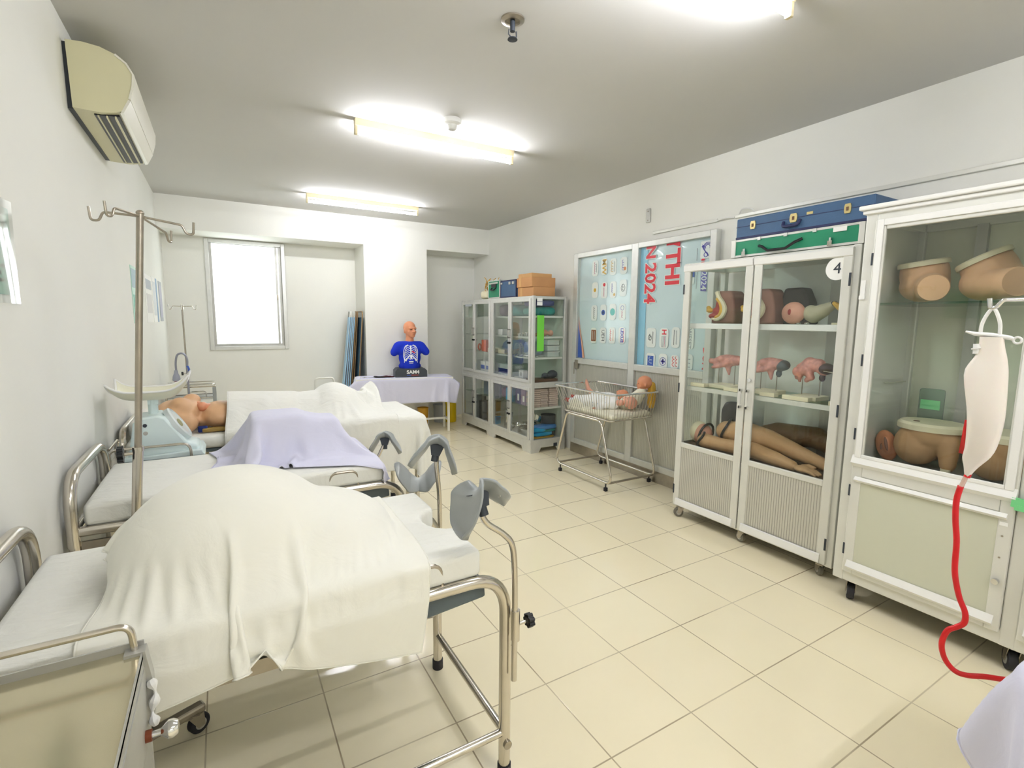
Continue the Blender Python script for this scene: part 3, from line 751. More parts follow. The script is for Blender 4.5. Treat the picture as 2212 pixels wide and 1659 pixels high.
def bed(y0, y1, label, hand, fm=None, group='examination beds along the left wall', xf=.62, xh=-.505, zr=.70, xcut=.075):
    b = thing('examination_bed', label, 'bed', ((xh+xf)/2, (y0+y1)/2, 0), 0, group)
    r = .019
    for y in (y0, y1):
        rail = fillet([(xh, y, zr), (xf+.105, y, zr), (xf+.105, y, .025)], .13, 9); build(G().tube(rail, r, 14), 'side_rail', M_steel, b)
        build(G().cyl((xf+.105, y, 0), (xf+.105, y, .04), .0225, seg=16), 'rubber_foot', M_rubber, b)
        build(G().cyl((xh, y, zr), (xh, y, .03), r*.95), 'leg', M_steel, b); build(G().cyl((xh, y, 0), (xh, y, .04), .0225), 'rubber_foot', M_rubber, b)
        build(G().cyl((xh, y, .25 if y == y1 else .155), (xf+.105, y, .25 if y == y1 else .155), .0125), 'stretcher', M_steel, b)
        build(G().box((xh+.02, y-.006, zr-.075), (xf-.25, y+.006, zr-.038)), 'angle_bar', M_steeld, b, smooth=0)
    build(G().cyl((xf+.105, y0, .152), (xf+.105, y1, .152), .0135), 'foot_crossbar', M_steel, b)
    build(G().cyl((xf+.105, y0-.026, .122), (xf+.105, y0-.015, .122), .014), 'bolt_cap', M_steeld, b)
    build(G().cyl((xh, y0, zr), (xh, y1, zr), .016), 'head_crossbar', M_steel, b)
    hp = fillet([(xh, y0-.01, zr-.05), (xh, y0-.005, zr+.205), (xh, y1+.005, zr+.205), (xh, y1+.01, zr-.05)], .14, 9)
    build(G().tube(hp, .02, 14), 'head_hoop', M_steel, b)
    for x in (.385,):
        hh = fillet([(x, y0+.005, zr+.012), (x+.005, y0+.0, zr+.085), (x+.125, y0+.0, zr+.085), (x+.13, y0+.005, zr+.012)], .035, 5)
        build(G().tube(hh, .0075, 10), 'mattress_guard', M_steeld, b)
    # platform and mattress
    build(G().box((xh+.03, y0+.015, zr-.012), (xf, y1-.015, zr+.012)), 'platform', M_greyv, b, smooth=0, bevel=.004)
    build(G().box((xf-.24, y0+.03, zr-.09), (xf+.05, y1-.03, zr-.03), Matrix.Rotation(-.08, 3, 'Y')), 'drop_section', M_greyv, b, smooth=0, bevel=.008)
    ym = (y0+y1)/2
    def outline(x1, ins):
        pts = [(xh+.03, y0-.005), (x1, y0-.005), (x1+.0, ym-.115)]
        for k in range(9):
            a = -PI/2+PI*k/8
            pts.append((x1-xcut*math.cos(a), ym+.095*math.sin(a)))
        pts += [(x1, ym+.115), (x1, y1+.005), (xh+.03, y1+.005)]
        return pts
    mat_o = build(G().prism(outline(xf+.02, 0), 'z', zr+.014, zr+.1), 'mattress', M_sheet, b, bevel=.038, bseg=5, smooth=80)
    return b
bed1 = bed(1.265, 1.845, 'steel examination bed nearest the camera under the white drape', None)
bed2 = bed(2.29, 2.89, 'steel examination bed in the middle under the lavender drape', None)
def clampknob(o, p, d, r=.021):
    d = V(d).normalized(); p = V(p)
    build(G().cyl(p, p+d*.03, .0055), 'screw', M_steel, o)
    gg = G(); n = 7; a0 = d.orthogonal().normalized(); b0 = d.cross(a0); c0 = p+d*.03
    gg.cyl(c0, c0+d*.018, r*.86, seg=20)
    for k in range(n):
        q = c0+(a0*math.cos(2*PI*k/n)+b0*math.sin(2*PI*k/n))*r*.78; gg.cyl(q, q+d*.018, r*.3, seg=10)
    return build(gg, 'knob', M_black, o)
def stirrup(label, path, shellc, yaw, tilt, roll, **k):
    foot = path[0]
    t = thing('leg_rest', label, 'stirrup', foot, 0, 'grey stirrup leg rests on the beds')
    build(G().tube(spline(path, 7), .0095, 12), 'rod', M_steel, t)
    kn = k.pop('knob', None); cup = k.pop('cup', 0)
    if kn:
        p, d = kn; build(G().cyl(V(p)-V((0,0,.05)), V(p)+V((0,0,.05)), .014), 'socket', M_steel, t); clampknob(t, V(p)+V(d)*.012, d)
    shell = stirrup_shell(shellc, yaw, tilt, roll=roll, **k)
    build(G().grid(shell), 'shell', M_grey, t, smooth=180, subd=1, solid=.007)
    top = V(path[-1]); sc_ = V(shellc)
    R3 = Matrix.Rotation(yaw, 3, 'Z') @ Matrix.Rotation(tilt, 3, 'Y') @ Matrix.Rotation(roll, 3, 'X')
    if cup: return t
    br = build(G().prism([(-.03,.0),(.03,.0),(.017,-.045),(-.017,-.045)], 'x', -.016, .016).cyl((0,0,-.04),(0,0,-.07),.014), 'bracket', M_dark, t, world=False)
    M4 = Matrix.Translation(sc_-V(foot)) @ R3.to_4x4()
    for v in br.data.vertices: v.co = M4 @ (v.co+V((0,0,-.004)))
    build(G().lathe([(.008,.0),(.008,.003),(.004,.004),(.004,.0)], sc_+R3@V((.03,.05,-.03)), seg=14, R=R3@Matrix.Rotation(PI/2,3,'X')), 'rivet', M_alud, t)
    return t
stirrup('grey saddle leg rest at the foot corner of the bed nearest the camera', [(.735,1.225,.36),(.736,1.225,.55),(.735,1.225,.70),(.728,1.228,.80),(.70,1.232,.845),(.645,1.24,.89),(.627,1.245,.93),(.625,1.245,.955)], (.618,1.25,.99), -1.45, -.35, .12, knob=((.739,1.225,.545),(1,.0,0)), L=.19, Lr=.085, R=.042, w=.062, wl=.078, wr=.056)
stirrup('grey saddle leg rest on the far corner of the bed nearest the camera', [(.757,1.885,.45),(.757,1.885,.70),(.75,1.88,.80),(.741,1.875,.88),(.742,1.872,.935)], (.745,1.872,.978), -1.95, -.12, -.2, L=.17, R=.052, w=.062)
stirrup('grey leg rest turned up like a cup at the middle bed', [(.745,2.265,.40),(.745,2.265,.60),(.765,2.265,.64),(.79,2.268,.69)], (.80,2.27,.70), -1.9, .3, PI, L=.13, R=.06, w=.075, cup=1)
stirrup('grey leg rest on the far corner of the middle bed, partly behind its mattress', [(.75,2.915,.40),(.75,2.915,.60),(.79,2.92,.68),(.82,2.925,.735)], (.826,2.93,.775), -2.0, -.15, .0, L=.15, R=.05, w=.05)
# manikins hidden under the two front drapes
am = thing('belly_manikin', 'pink manikin belly mostly covered by the white drape on the nearest bed', 'manikin', (0,1.56,.8))
build(organic([('e',(0.0,1.57,.915),(.19,.17,.105)),('e',(.12,1.57,.867),(.15,.16,.05)),('e',(-.12,1.57,.867),(.10,.15,.05))], .014, 4), 'torso', M_skinp, am, smooth=180)
am2 = thing('pelvis_manikin', 'manikin lower body mostly covered by the lavender drape on the middle bed', 'manikin', (.3,2.63,.8))
build(organic([('e',(.2,2.64,.89),(.10,.10,.085)),('c',[(.2,2.60,.90),(.40,2.60,.90)],[.06,.05]),('c',[(.2,2.69,.90),(.40,2.69,.90)],[.06,.05])], .013, 4), 'torso', M_skinp, am2, smooth=180)
A = lambda *a: np.array(a)
# white drape on the nearest bed
b1 = [lambda P: sd_box(P, (-.485,1.255,.70), (.645,1.855,.803), .03),
      lambda P: sd_ell(P, A(.0,1.57,.80), A(.285,.255,.255)), lambda P: sd_ell(P, A(.2,1.58,.80), A(.25,.24,.145)),
      lambda P: sd_cap(P, (-.5,1.262,.705), (.62,1.262,.705), .024, .024), lambda P: sd_cap(P, (.395,1.263,.72), (.40,1.263,.782), .013, .013), lambda P: sd_cap(P, (.40,1.263,.784), (.50,1.263,.784), .013, .013)]
X = drape((.085,1.545), (.88,.965), 1.08, 76, b1, ang=-.02, steps=150, iters=20, seed=3, fric=.45, fn=lambda x, y: .035*np.sin(x*23)*np.clip(1.45-y, 0, .4)/.4+.01*np.sin(x*33+y*13), pulls=((.0,-.5,(.05,1.225,.71),.3),))
d1 = cloth(X, 'surgical_drape', M_drape, 'large white drape domed over the nearest bed, its hem hanging down the near side', 'drape')
# lavender drape on the middle bed
b2 = [lambda P: sd_box(P, (-.485,2.28,.70), (.645,2.90,.803), .03), lambda P: sd_box(P, (.10,2.53,.78), (.33,2.77,1.02), .02), lambda P: sd_box(P, (.2,2.56,.78), (.49,2.74,.985), .02)]
X = drape((.30,2.635), (.98,.78), 1.04, 54, b2, ang=-.05, steps=130, iters=16, seed=8, fric=.6, fn=lambda x, y: .015*np.sin(x*14+y*9))
d2 = cloth(X, 'surgical_drape', M_lav, 'pale lavender drape tented over a manikin on the middle bed', 'drape')
# ------------------------------------------------------------------ the long bed by the window wall
b3 = thing('ward_bed', 'long white-sheeted bed farthest from the camera with a tan manikin on it', 'bed', (.35, 3.7, 0))
YA, YB3, XE = 3.33, 4.02, 1.24
for y in (YA+.04, YB3-.04):
    for x in (-.46, XE-.06):
        build(G().cyl((x, y, 0.02), (x, y, .70), .017), 'leg', M_steel, b3); build(G().cyl((x, y, 0), (x, y, .035), .021), 'rubber_foot', M_rubber, b3)
    build(G().cyl((-.5, y, .70), (XE, y, .70), .018), 'side_rail', M_steel, b3)
build(G().cyl((XE-.06, YA+.26, .02), (XE-.06, YA+.26, .7), .014), 'centre_leg', M_steel, b3)
build(G().tube(fillet([(-.5,YA+.03,.6),(-.5,YA+.03,.86),(-.5,YB3-.03,.86),(-.5,YB3-.03,.6)], .1), .017), 'head_hoop', M_steel, b3)
build(G().box((-.5, YA+.02, .70), (XE-.02, YB3-.02, .72)), 'platform', M_greyv, b3, smooth=0)
build(G().rbox((-.49, YA, .722), (XE, YB3, .80), .032, 4), 'mattress', M_sheet, b3, smooth=80)
# cream wall pillow behind the scale
pl = build(G().rbox((-.478, 3.42, .8015), (-.416, 3.92, .90), .028, 4), 'pillow', M_sheet, None, loc=(-.42,3.67,.8), smooth=80); tag(pl, 'white pillow at the head of the farthest bed behind the baby scale', 'pillow')
# manikin torso on the long bed
tm = thing('torso_manikin', 'tan nursing manikin torso lying on the farthest bed, bare chest showing', 'manikin', (-.1,3.6,.8))
blobs = [('e',(-.265,3.60,.897),(.115,.165,.092)),('e',(-.235,3.515,.968),(.055,.055,.045)),('e',(-.18,3.61,.978),(.05,.05,.042)),('e',(-.20,3.58,.925),(.075,.14,.07)),
         ('c',[(-.35,3.6,.885),(-.28,3.6,.90)],[.06,.085]),('c',[(-.31,3.47,.885),(-.20,3.45,.865)],[.066,.058]),('c',[(-.31,3.73,.885),(-.20,3.75,.865)],[.066,.058]),
         ('e',(-.125,3.6,.87),(.08,.12,.06)),('e',(-.03,3.58,.885),(.115,.165,.082)),('e',(.03,3.59,.885),(.11,.165,.08)),('c',[(.1,3.56,.88),(.35,3.56,.87)],[.055,.05]),('c',[(.1,3.64,.88),(.35,3.64,.87)],[.055,.05])]
build(organic(blobs, .011, 4), 'body', M_skin, tm, smooth=180)
build(organic([('e',(-.125,3.53,.945),(.032,.045,.03)),('e',(-.095,3.55,.935),(.028,.035,.026)),('e',(-.145,3.56,.955),(.018,.03,.022)),('e',(-.08,3.52,.92),(.018,.02,.016))], .006, 2), 'organ_insert', M_skino, tm, smooth=180)
build(G().rbox((-.13, 3.405, .806), (.10, 3.44, .832), .01, 2), 'base_edge', mat('olive_plastic',(150,124,62),.5), tm)
build(G().rbox((-.15, 3.41, .806), (-.10, 3.435, .845), .008, 2), 'blue_tab', M_navy, tm)
c3 = [lambda P: sd_box(P, (-.49,YA-.012,.70), (XE+.018,YB3+.018,.822), .03), lambda P: sd_ell(P, A(.03,3.585,.885), A(.13,.185,.10)), lambda P: sd_cap(P, (.02,3.58,.88), (.38,3.6,.875), .135, .118), lambda P: sd_box(P, (-.02,3.46,.78), (.25,3.72,.985), .04),
      lambda P: sd_ell(P, A(.66,3.62,.80), A(.19,.2,.235)), lambda P: sd_cap(P, (.35,3.6,.87), (.6,3.6,.87), .11, .12), lambda P: sd_ell(P, A(1.0,3.80,.80), A(.13,.14,.21)),
      lambda P: sd_cap(P, (.7,3.6,.86), (1.0,3.78,.86), .10, .08)]
X = drape((.52,3.62), (1.06,1.0), 1.06, 58, c3, ang=.0, steps=130, iters=16, seed=5, fric=.6)
cloth(X, 'bed_sheet', M_sheet, 'white sheet covering the torso and raised knees of the manikin on the farthest bed', 'sheet')
c4 = [lambda P: sd_box(P, (-.49,YA-.005,.66), (XE+.005,YB3+.005,.806), .03)]
X = drape((.98,3.56), (.86,.98), .83, 44, c4, ang=.03, steps=120, iters=14, seed=9, fric=.6, fn=lambda x, y: .01*np.sin(x*25+y*17))
cloth(X, 'bed_sheet', M_sheet, 'crumpled white sheet hanging off the foot end of the farthest bed', 'sheet')
# ------------------------------------------------------------------ glass cabinets
def part(g, name, m, p, **k): return build(g, name, m, p, **k)
def caster(p, x, y, z1, r=.036, m=None, yaw=.5, w=.012):
    c, s = math.cos(yaw), math.sin(yaw); ax = V((-s, c, 0)); fw = V((c, s, 0))
    ctr = V((x, y, r))+fw*.02
    cs = part(G().cyl(ctr-ax*w, ctr+ax*w, r, seg=24), 'caster', m or M_castw, p, smooth=40, bevel=.004)
    part(G().cyl(ctr-ax*(w+.002), ctr+ax*(w+.002), r*.55, seg=20), 'hub', M_alud, cs)
    gg = G()
    for q in (-1, 1): gg.add([ctr+ax*q*(w+.003)+V((0,0,-.008))-fw*.012, ctr+ax*q*(w+.003)+V((0,0,-.008))+fw*.012, V((x,y,z1-.005))+ax*q*(w+.003)+fw*.03, V((x,y,z1-.005))+ax*q*(w+.003)-fw*.02,
                              ctr+ax*q*(w+.006)+V((0,0,-.008))-fw*.012, ctr+ax*q*(w+.006)+V((0,0,-.008))+fw*.012, V((x,y,z1-.005))+ax*q*(w+.006)+fw*.03, V((x,y,z1-.005))+ax*q*(w+.006)-fw*.02],
                             [(0,1,2,3),(7,6,5,4),(0,4,5,1),(1,5,6,2),(2,6,7,3),(3,7,4,0)])
    gg.box((x-.025, y-.02, z1-.008), (x+.025, y+.02, z1)); part(gg, 'fork', M_steeld, cs, smooth=0)
    return cs
# ---- four-door cabinet
fx, bx = 2.937, 3.40; cy0, cy1 = 4.57, 6.42; zt = 1.757
fc = thing('glass_cabinet', 'four-door aluminium glass cabinet full of supplies beside the wheeled baby basket', 'cabinet', ((fx+bx)/2, 5.5, 0))
g = frame3d(G(), fx, bx, cy0, cy1, .05, zt, .038, ((zt-.035, zt-.001), (.735, .80), (.115, .15)), ((5.49, .07),))
part(g, 'frame', M_alu, fc, smooth=0, bevel=.005)
part(G().box((fx+.036, cy0+.036, zt-.012), (bx-.036, cy1-.036, zt-.004)), 'top_panel', M_glassg, fc, smooth=0)
part(G().box((bx-.03, cy0+.03, .13), (bx-.024, cy1-.03, zt-.03)), 'back_panel', mat('pale_green_board', (206,214,200), .6), fc, smooth=0)
# skirt with cut-outs along the floor
def skirt(a0, a1, n0, n1): return [(a0, .15), (a0, 0), (n0, 0), (n0+.03, .055), (n1-.03, .055), (n1, 0), (a1, 0), (a1, .15)]
g = G().prism(skirt(cy0, 5.525, cy0+.17, 5.43), 'x', fx-.006, fx+.012).prism(skirt(5.525, cy1, 5.62, cy1-.12), 'x', fx-.006, fx+.012)
g.prism(skirt(fx, bx, fx+.1, bx-.1), 'y', cy0-.006, cy0+.01).prism(skirt(fx, bx, fx+.1, bx-.1), 'y', cy1-.01, cy1+.006)
part(g, 'skirt', M_alu, fc, smooth=0)
part(G().box((bx-.16, cy0-.008, .05), (bx-.11, cy0-.005, .09)), 'vent_plate', M_dark, fc, smooth=0)
part(G().box((fx+.02, cy0+.02, .118), (bx-.03, cy1-.02, .13)), 'bottom_panel', M_aluw, fc, smooth=0)
for y in (cy0+.012, cy1-.018): part(G().box((fx+.035, y, .15), (bx-.035, y+.005, .74)).box((fx+.035, y, .80), (bx-.035, y+.005, zt-.03)), 'side_glass', M_glass, fc, smooth=0)
SH = [1.535, 1.305, 1.073]
for z in SH:
    s = part(G().box((fx+.045, cy0+.04, z-.010), (bx-.035, cy1-.04, z)), 'shelf', M_glassg, fc, smooth=0)
    part(G().box((fx+.04, cy0+.022, z-.016), (bx-.04, cy0+.036, z+.006)).box((fx+.045, cy0+.03, z-.016), (fx+.055, cy1-.04, z+.001)), 'shelf_rail', M_aluw, s, smooth=0)
part(G().box((fx+.03, cy0+.03, .775), (bx-.03, cy1-.03, .79)), 'middle_shelf', M_aluw, fc, smooth=0)
s = part(G().box((fx+.045, cy0+.04, .495), (bx-.035, cy1-.04, .505)), 'shelf', M_glassg, fc, smooth=0)
part(G().box((fx+.04, cy0+.022, .488), (bx-.04, cy0+.036, .512)), 'shelf_rail', M_aluw, s, smooth=0)
dy = [4.605, 5.056, 5.495, 5.555, 6.01, 6.385]
for (a, b, hs) in ((dy[0], dy[1]-.002, 1), (dy[1]+.002, dy[2], 0), (dy[3], dy[4]-.002, 1), (dy[4]+.002, dy[5], 0)):
    for z0, z1 in ((.145, .742), (.793, zt-.028)):
        d = part(G().frame('x', fx-.012, fx+.012, a, b, z0, z1, .034), 'door', M_alu, fc, smooth=0, bevel=.003)
        part(G().box((fx-.002, a+.03, z0+.03), (fx+.002, b-.03, z1-.03)), 'glass', M_glassr, d, smooth=0)
        hy = b-.017 if hs else a+.017; zc = z0+(z1-z0)*.58
        part(G().box((fx-.03, hy-.006, zc-.055), (fx-.022, hy+.006, zc+.055)).box((fx-.03, hy-.006, zc-.05), (fx-.01, hy+.006, zc-.04)).box((fx-.03, hy-.006, zc+.04), (fx-.01, hy+.006, zc+.05)), 'handle', M_alud, d, smooth=0)
        part(G().cyl((fx-.012, hy, zc-.11), (fx-.026, hy, zc-.11), .012).box((fx-.03, hy-.004, zc-.122), (fx-.026, hy+.004, zc-.098)), 'lock', M_black, d)
part(G().box((fx+.05, cy0-.004, 1.652), (fx+.12, cy0-.002, 1.69)).box((fx+.05, cy0-.004, 1.695), (fx+.12, cy0-.002, 1.735)), 'label_sheet', M_whitep, fc, smooth=0)
part(G().box((fx+.055, cy0-.006, 1.15), (fx+.145, cy0-.003, 1.545)), 'green_sign', M_lime, fc, smooth=0)
part(G().box((fx-.015, 6.07, 1.67), (fx-.012, 6.27, 1.70)), 'paper_label', M_pgrey, fc, smooth=0)
# ---- contents of the four-door cabinet
def one(g, name, m, label, cat, loc, group=None, **k):
    o = build(g, name, m, None, loc=loc, **k); return tag(o, label, cat, group)
def crumple(lo, hi, seed, n=18, amp=.03):
    rs = random.Random(seed); P = []
    ph = [rs.uniform(0, 6) for _ in range(6)]
    g = G(); c = V([(a+b)/2 for a, b in zip(lo, hi)]); h = V([(b-a)/2 for a, b in zip(lo, hi)])
    N, M = 26, 14; vs = []; fs = []
    for i in range(M+1):
        t = PI*i/M
        for k in range(N):
            a = 2*PI*k/N
            d = V((math.copysign(abs(math.sin(t)*math.cos(a))**.55, math.cos(a)), math.copysign(abs(math.sin(t)*math.sin(a))**.55, math.sin(a)), math.copysign(abs(math.cos(t))**.55, math.cos(t))))
            w = 1-amp*4*(abs(math.sin(3*a+ph[0]+4*t))*.5+abs(math.sin(5*t+ph[1]-2*a))*.4)*max(.25, math.sin(t))
            p = V((d.x*h.x*w, d.y*h.y*w, d.z*h.z*w)); 
            vs.append(c+p)
    for i in range(M):
        for k in range(N): fs.append((i*N+k, (i+1)*N+k, (i+1)*N+(k+1) % N, i*N+(k+1) % N))
    return g.add(vs, fs)
def soft(lo, hi, seed, name, m, label, cat='cloth', group=None, amp=.03):
    return one(crumple(lo, hi, seed, amp=amp), name, m, label, cat, (((lo[0]+hi[0])/2), (lo[1]+hi[1])/2, lo[2]), group, smooth=180, subd=1)
z1, z2, z3, z4, z5, z6 = SH[0]+.0015, SH[1]+.0015, SH[2]+.0015, .7915, .5065, .1315
soft((3.0,4.63,z1), (3.34,4.98,z1+.11), 2, 'folded_gown', M_teal, 'teal surgical gown bundled on the top shelf at the cabinet corner, lowest one', 'gown', 'gowns on the top shelf')
soft((3.0,4.64,z1+.108), (3.33,4.95,z1+.185), 5, 'folded_gown', M_purple, 'purple surgical gown laid over the teal bundle on the top shelf', 'gown', 'gowns on the top shelf')
soft((3.0,5.02,z1), (3.30,5.30,z1+.14), 7, 'folded_gown', mat('aqua_cloth',(70,180,172),.75,noise=.15), 'light aqua gown bundle deeper along the top shelf', 'gown', 'gowns on the top shelf')
soft((3.0,5.36,z1), (3.28,5.50,z1+.15), 11, 'cloth_bag', mat('mauve_cloth',(120,104,120),.8,noise=.2), 'grey mauve bag on the top shelf left of the aqua gown', 'bag')
def boxes(name, m, label, cat, lo, hi, group=None, bev=.004, extra=None, lid=None):
    t = thing(name, label, cat, ((lo[0]+hi[0])/2, (lo[1]+hi[1])/2, lo[2]), 0, group)
    part(G().box(lo, hi), 'body', m, t, smooth=0, bevel=bev)
    if lid: part(G().box((lo[0]-.003, lo[1]-.003, hi[2]-lid[0]), (hi[0]+.003, hi[1]+.003, hi[2]+.004)), 'lid', lid[1], t, smooth=0, bevel=.003)
    for e in (extra or []): part(G().box(e[0], e[1]), e[3] if len(e) > 3 else 'label_patch', e[2], t, smooth=0)
    return t
def bucket(c, r, h, m, label, name='tub', cat='tub', r0=None, lid=None, group=None):
    t = thing(name, label, cat, c, 0, group); r0 = r0 or r*.88
    part(G().lathe([(0,0),(r0,0),(r,h),(r+.004,h),(r+.004,h-.008),(r-.003,h-.004),(r0-.004,.006),(0,.006)], c), 'body', m, t)
    if lid: part(G().lathe([(0,h+.012),(r+.002,h+.012),(r+.006,h+.006),(r+.006,h-.012),(r+.004,h-.012),(0,h+.004)], c), 'lid', lid, t)
    return t
bucket((3.18,5.80,z1), .075, .17, mat('milky_plastic',(214,220,214),.4), 'tall milky plastic tub on the top shelf of the left half', lid=M_aluw)
boxes('storage_box', mat('pale_sage_box',(206,216,200),.6), 'pale sage carton on the top shelf at the cabinet end by the corner', 'box', (3.0,6.05,z1), (3.3,6.34,z1+.17))
for k, (y, s) in enumerate(((5.70,.05),(5.76,.035))):
    bucket((3.06,y,z2), .022, s, M_glassg, ['small green glass beaker with the taller rim on the second shelf','small green glass beaker, the lower one beside the taller on the second shelf'][k], 'glass_beaker', 'beaker')
boxes('carton', M_white, 'plain white block carton on the second shelf beside the glass beakers', 'box', (3.0,5.36,z2), (3.1,5.48,z2+.07))
bb = thing('infant_part_model', 'small pink infant torso model lying on the second shelf at the cabinet end', 'model', (3.18,4.68,z2))
part(organic([('e',(3.14,4.68,z2+.045),(.07,.05,.042)),('e',(3.25,4.68,z2+.04),(.035,.03,.036)),('c',[(3.17,4.66,z2+.05),(3.22,4.65,z2+.03)],[.022,.016]),('c',[(3.09,4.69,z2+.03),(3.05,4.68,z2+.022)],[.022,.018])], .006, 3), 'body', M_skinp, bb, smooth=180)
for k in range(4):
    bucket((3.0+.05*k, 4.95+.02*(k % 2), z2), .018, .03+.006*k, M_chrome, ['first','second','third','fourth'][k]+' small steel cup from the door on the second shelf', 'steel_cup', 'cup', group='steel cups on the second shelf')
boxes('storage_box', M_orange, 'red-orange carton on the third shelf in the left half', 'box', (3.0,5.80,z3+.0), (3.1,5.93,z3+.155))
rg = thing('ring_cushion', 'orange ring standing on the third shelf near the cabinet end', 'ring', (3.05,6.08,z3))
part(G().tube([(3.05, 6.08+.04*math.cos(a), z3+.05+.04*math.sin(a)) for a in [k*PI/10 for k in range(20)]], .011, 10, closed=True), 'ring', M_orange, rg, smooth=180)
for k, (y0, y1) in enumerate(((5.60,5.75),(5.76,5.93),(5.30,5.47))):
    if k != 1: boxes('instrument_tray', M_cream, ['pale cream tray on the third shelf next to the red-orange carton','','pale cream tray on the third shelf right of the middle post'][k], 'tray', (3.0,y0,z3), (3.2,y1,z3+.055))
for k in range(3):
    boxes('plastic_box', mat('pale_grey_plastic%d' % k,(214,222,214),.4), ['bottom','middle','top'][k]+' pale plastic box in the stack of three at the cabinet end', 'box', (3.2,4.66,z3+.002+.068*k), (3.36,4.92,z3+.064+.068*k), 'stacked plastic boxes', extra=[((3.195,4.655,z3+.052+.068*k),(3.365,4.925,z3+.062+.068*k),M_aluw,'rim')])
soft((3.02,4.66,z3+.012), (3.17,4.95,z3+.18), 21, 'plastic_bag', mat('grey_blue_film',(150,168,180),.35,noise=.2), 'grey blue plastic bag on the third shelf behind the green sign', 'bag')
pp = thing('crumpled_paper', 'crumpled white paper sheet under the grey blue bag', 'paper', (3.07,4.66,z3))
part(G().grid([[(2.99+.2*i/8, 4.63+.3*j/8, z3+.006+.012*abs(math.sin(i*1.7+j*2.3))) for j in range(9)] for i in range(9)]), 'sheet', M_whitep, pp, smooth=0, solid=.001)
for k, (x, y, h, w) in enumerate(((3.04,6.15,.16,.13),(3.02,5.87,.155,.13),(3.02,5.73,.16,.1),(3.02,5.60,.15,.1),(3.16,5.98,.17,.13))):
    lab = ['nearest the corner','second from the corner','third from the corner, with a bent top','beside the middle post','behind the others'][k]
    boxes('supply_packet', M_white, 'white packet with a blue label, '+lab, 'packet', (x-.03,y-w/2,z4), (x+.06,y+w/2,z4+h), 'white packets with blue labels', extra=[((x-.0315,y-w/2+.01,z4+.055),(x-.03,y+w/2-.01,z4+.105),M_babl)])
boxes('storage_box', mat('mint_box',(196,208,204),.5), 'long pale box with a dark blue band right of the middle post', 'box', (3.0,5.16,z4), (3.16,5.46,z4+.16), extra=[((2.998,5.16,z4+.05),(3.0,5.46,z4+.105),M_navy)])
for k in range(5): bucket((3.0+.012*(k % 2), 5.12+.055*k-.0, z4) if k > 1 else (3.01, 4.98+.05*k, z4), .02, .035, M_white, 'small white cup in the row behind the right doors, %s from the near end' % ['first','second','third','fourth','fifth'][k], 'small_cup', 'cup', group='small white cups in a row')
boxes('switch_box', M_white, 'white square box with a dark window on the instrument tray', 'box', (3.0,4.86,z4+.03), (3.06,4.96,z4+.12), extra=[((2.998,4.89,z4+.055),(3.0,4.93,z4+.095),M_alud)])
boxes('instrument_tray', M_alud, 'grey metal tray under the white square box', 'tray', (2.99,4.80,z4), (3.2,5.08,z4+.028))
boxes('board', M_brown, 'brown wooden board lying at the cabinet end above the paper stacks', 'board', (3.0,4.63,z4), (3.33,4.80,z4+.035))
for k, (x, r) in enumerate(((3.30,.062),(3.20,.045))):
    t = thing('rubber_bulb', ['large slate rubber bulb on the brown board','small slate rubber bulb on the brown board'][k], 'bulb', (x,4.70,z4+.035))
    part(organic([('e',(x,4.70,z4+.035+r*.75),(r,r*.9,r*.75)),('c',[(x,4.70,z4+.035+r*.6),(x-r*1.3,4.68,z4+.035+r*.45)],[r*.4,r*.25])], .007, 3), 'bulb', M_dark, t, smooth=180)
# lower compartments
boxes('storage_box', M_steelb, 'blue carton on the lower shelf in the left half', 'box', (3.02,5.72,z5), (3.2,5.9,z5+.17)); boxes('storage_box', M_white, 'white carton with a red square on the lower shelf', 'box', (3.0,5.60,z5), (3.1,5.70,z5+.21), extra=[((2.998,5.63,z5+.14),(3.0,5.68,z5+.175),M_red)])
boxes('storage_box', M_cyan, 'bright blue plastic box on the lower shelf right of the middle post', 'box', (3.0,5.10,z5), (3.15,5.27,z5+.16), bev=.012)
soft((3.03,5.30,z5), (3.25,5.48,z5+.15), 31, 'cloth_bag', mat('plum_cloth',(120,70,90),.8,noise=.25), 'plum coloured bag behind the bright blue box', 'bag')
for k, (y0, y1, h, m) in enumerate(((4.92,5.03,.2,M_purple),(4.80,4.91,.18,mat('lilac_card',(160,140,170),.7)),(4.66,4.79,.19,mat('grey_card',(186,184,190),.7)))):
    boxes('book', m, ['purple','lilac','grey'][k]+' bound folder standing on the lower shelf behind the right door', 'book', (3.0,y0,z5), (3.05,y1,z5+h), extra=[((2.998,y0+.025,z5+.04),(3.0,y0+.06,z5+h*.6),M_whitep)])
for c0, (x0, x1) in enumerate(((3.0,3.095),(3.10,3.195),(3.215,3.34))):
    for k in range(9 if c0 < 2 else 10):
        o = G().box((x0+.004*math.sin(k*2+c0), 4.63, z5+.002+.0235*k), (x1+.004*math.sin(k*2+c0), 4.78, z5+.0235*k+.021), Matrix.Rotation(.06 if c0 < 2 else 0, 3, 'Y'))
        one(o, 'paper_pad', M_pink, 'pale pink paper pad in the %s stack from the door, %s from the bottom' % (['first','second','third'][c0], ['first','second','third','fourth','fifth','sixth','seventh','eighth','ninth','tenth'][k]), 'paper pad', ((x0+x1)/2, 4.7, z5+.0235*k), 'pink paper pads in stacks', smooth=0)
for k, (y, r, h, m) in enumerate(((6.2,.1,.3,mat('grey_drum',(120,128,132),.4)),(5.83,.06,.28,M_steeld),(6.02,.08,.25,M_dark),(5.66,.045,.09,M_cyan))):
    bucket((3.1,y,z6), r, h, m, ['grey drum at the bottom by the room corner','worn steel canister at the bottom of the left half','dark canister between the drum and the steel canister','small sky blue tub at the bottom beside the middle post'][k], 'canister', 'canister', r0=r)
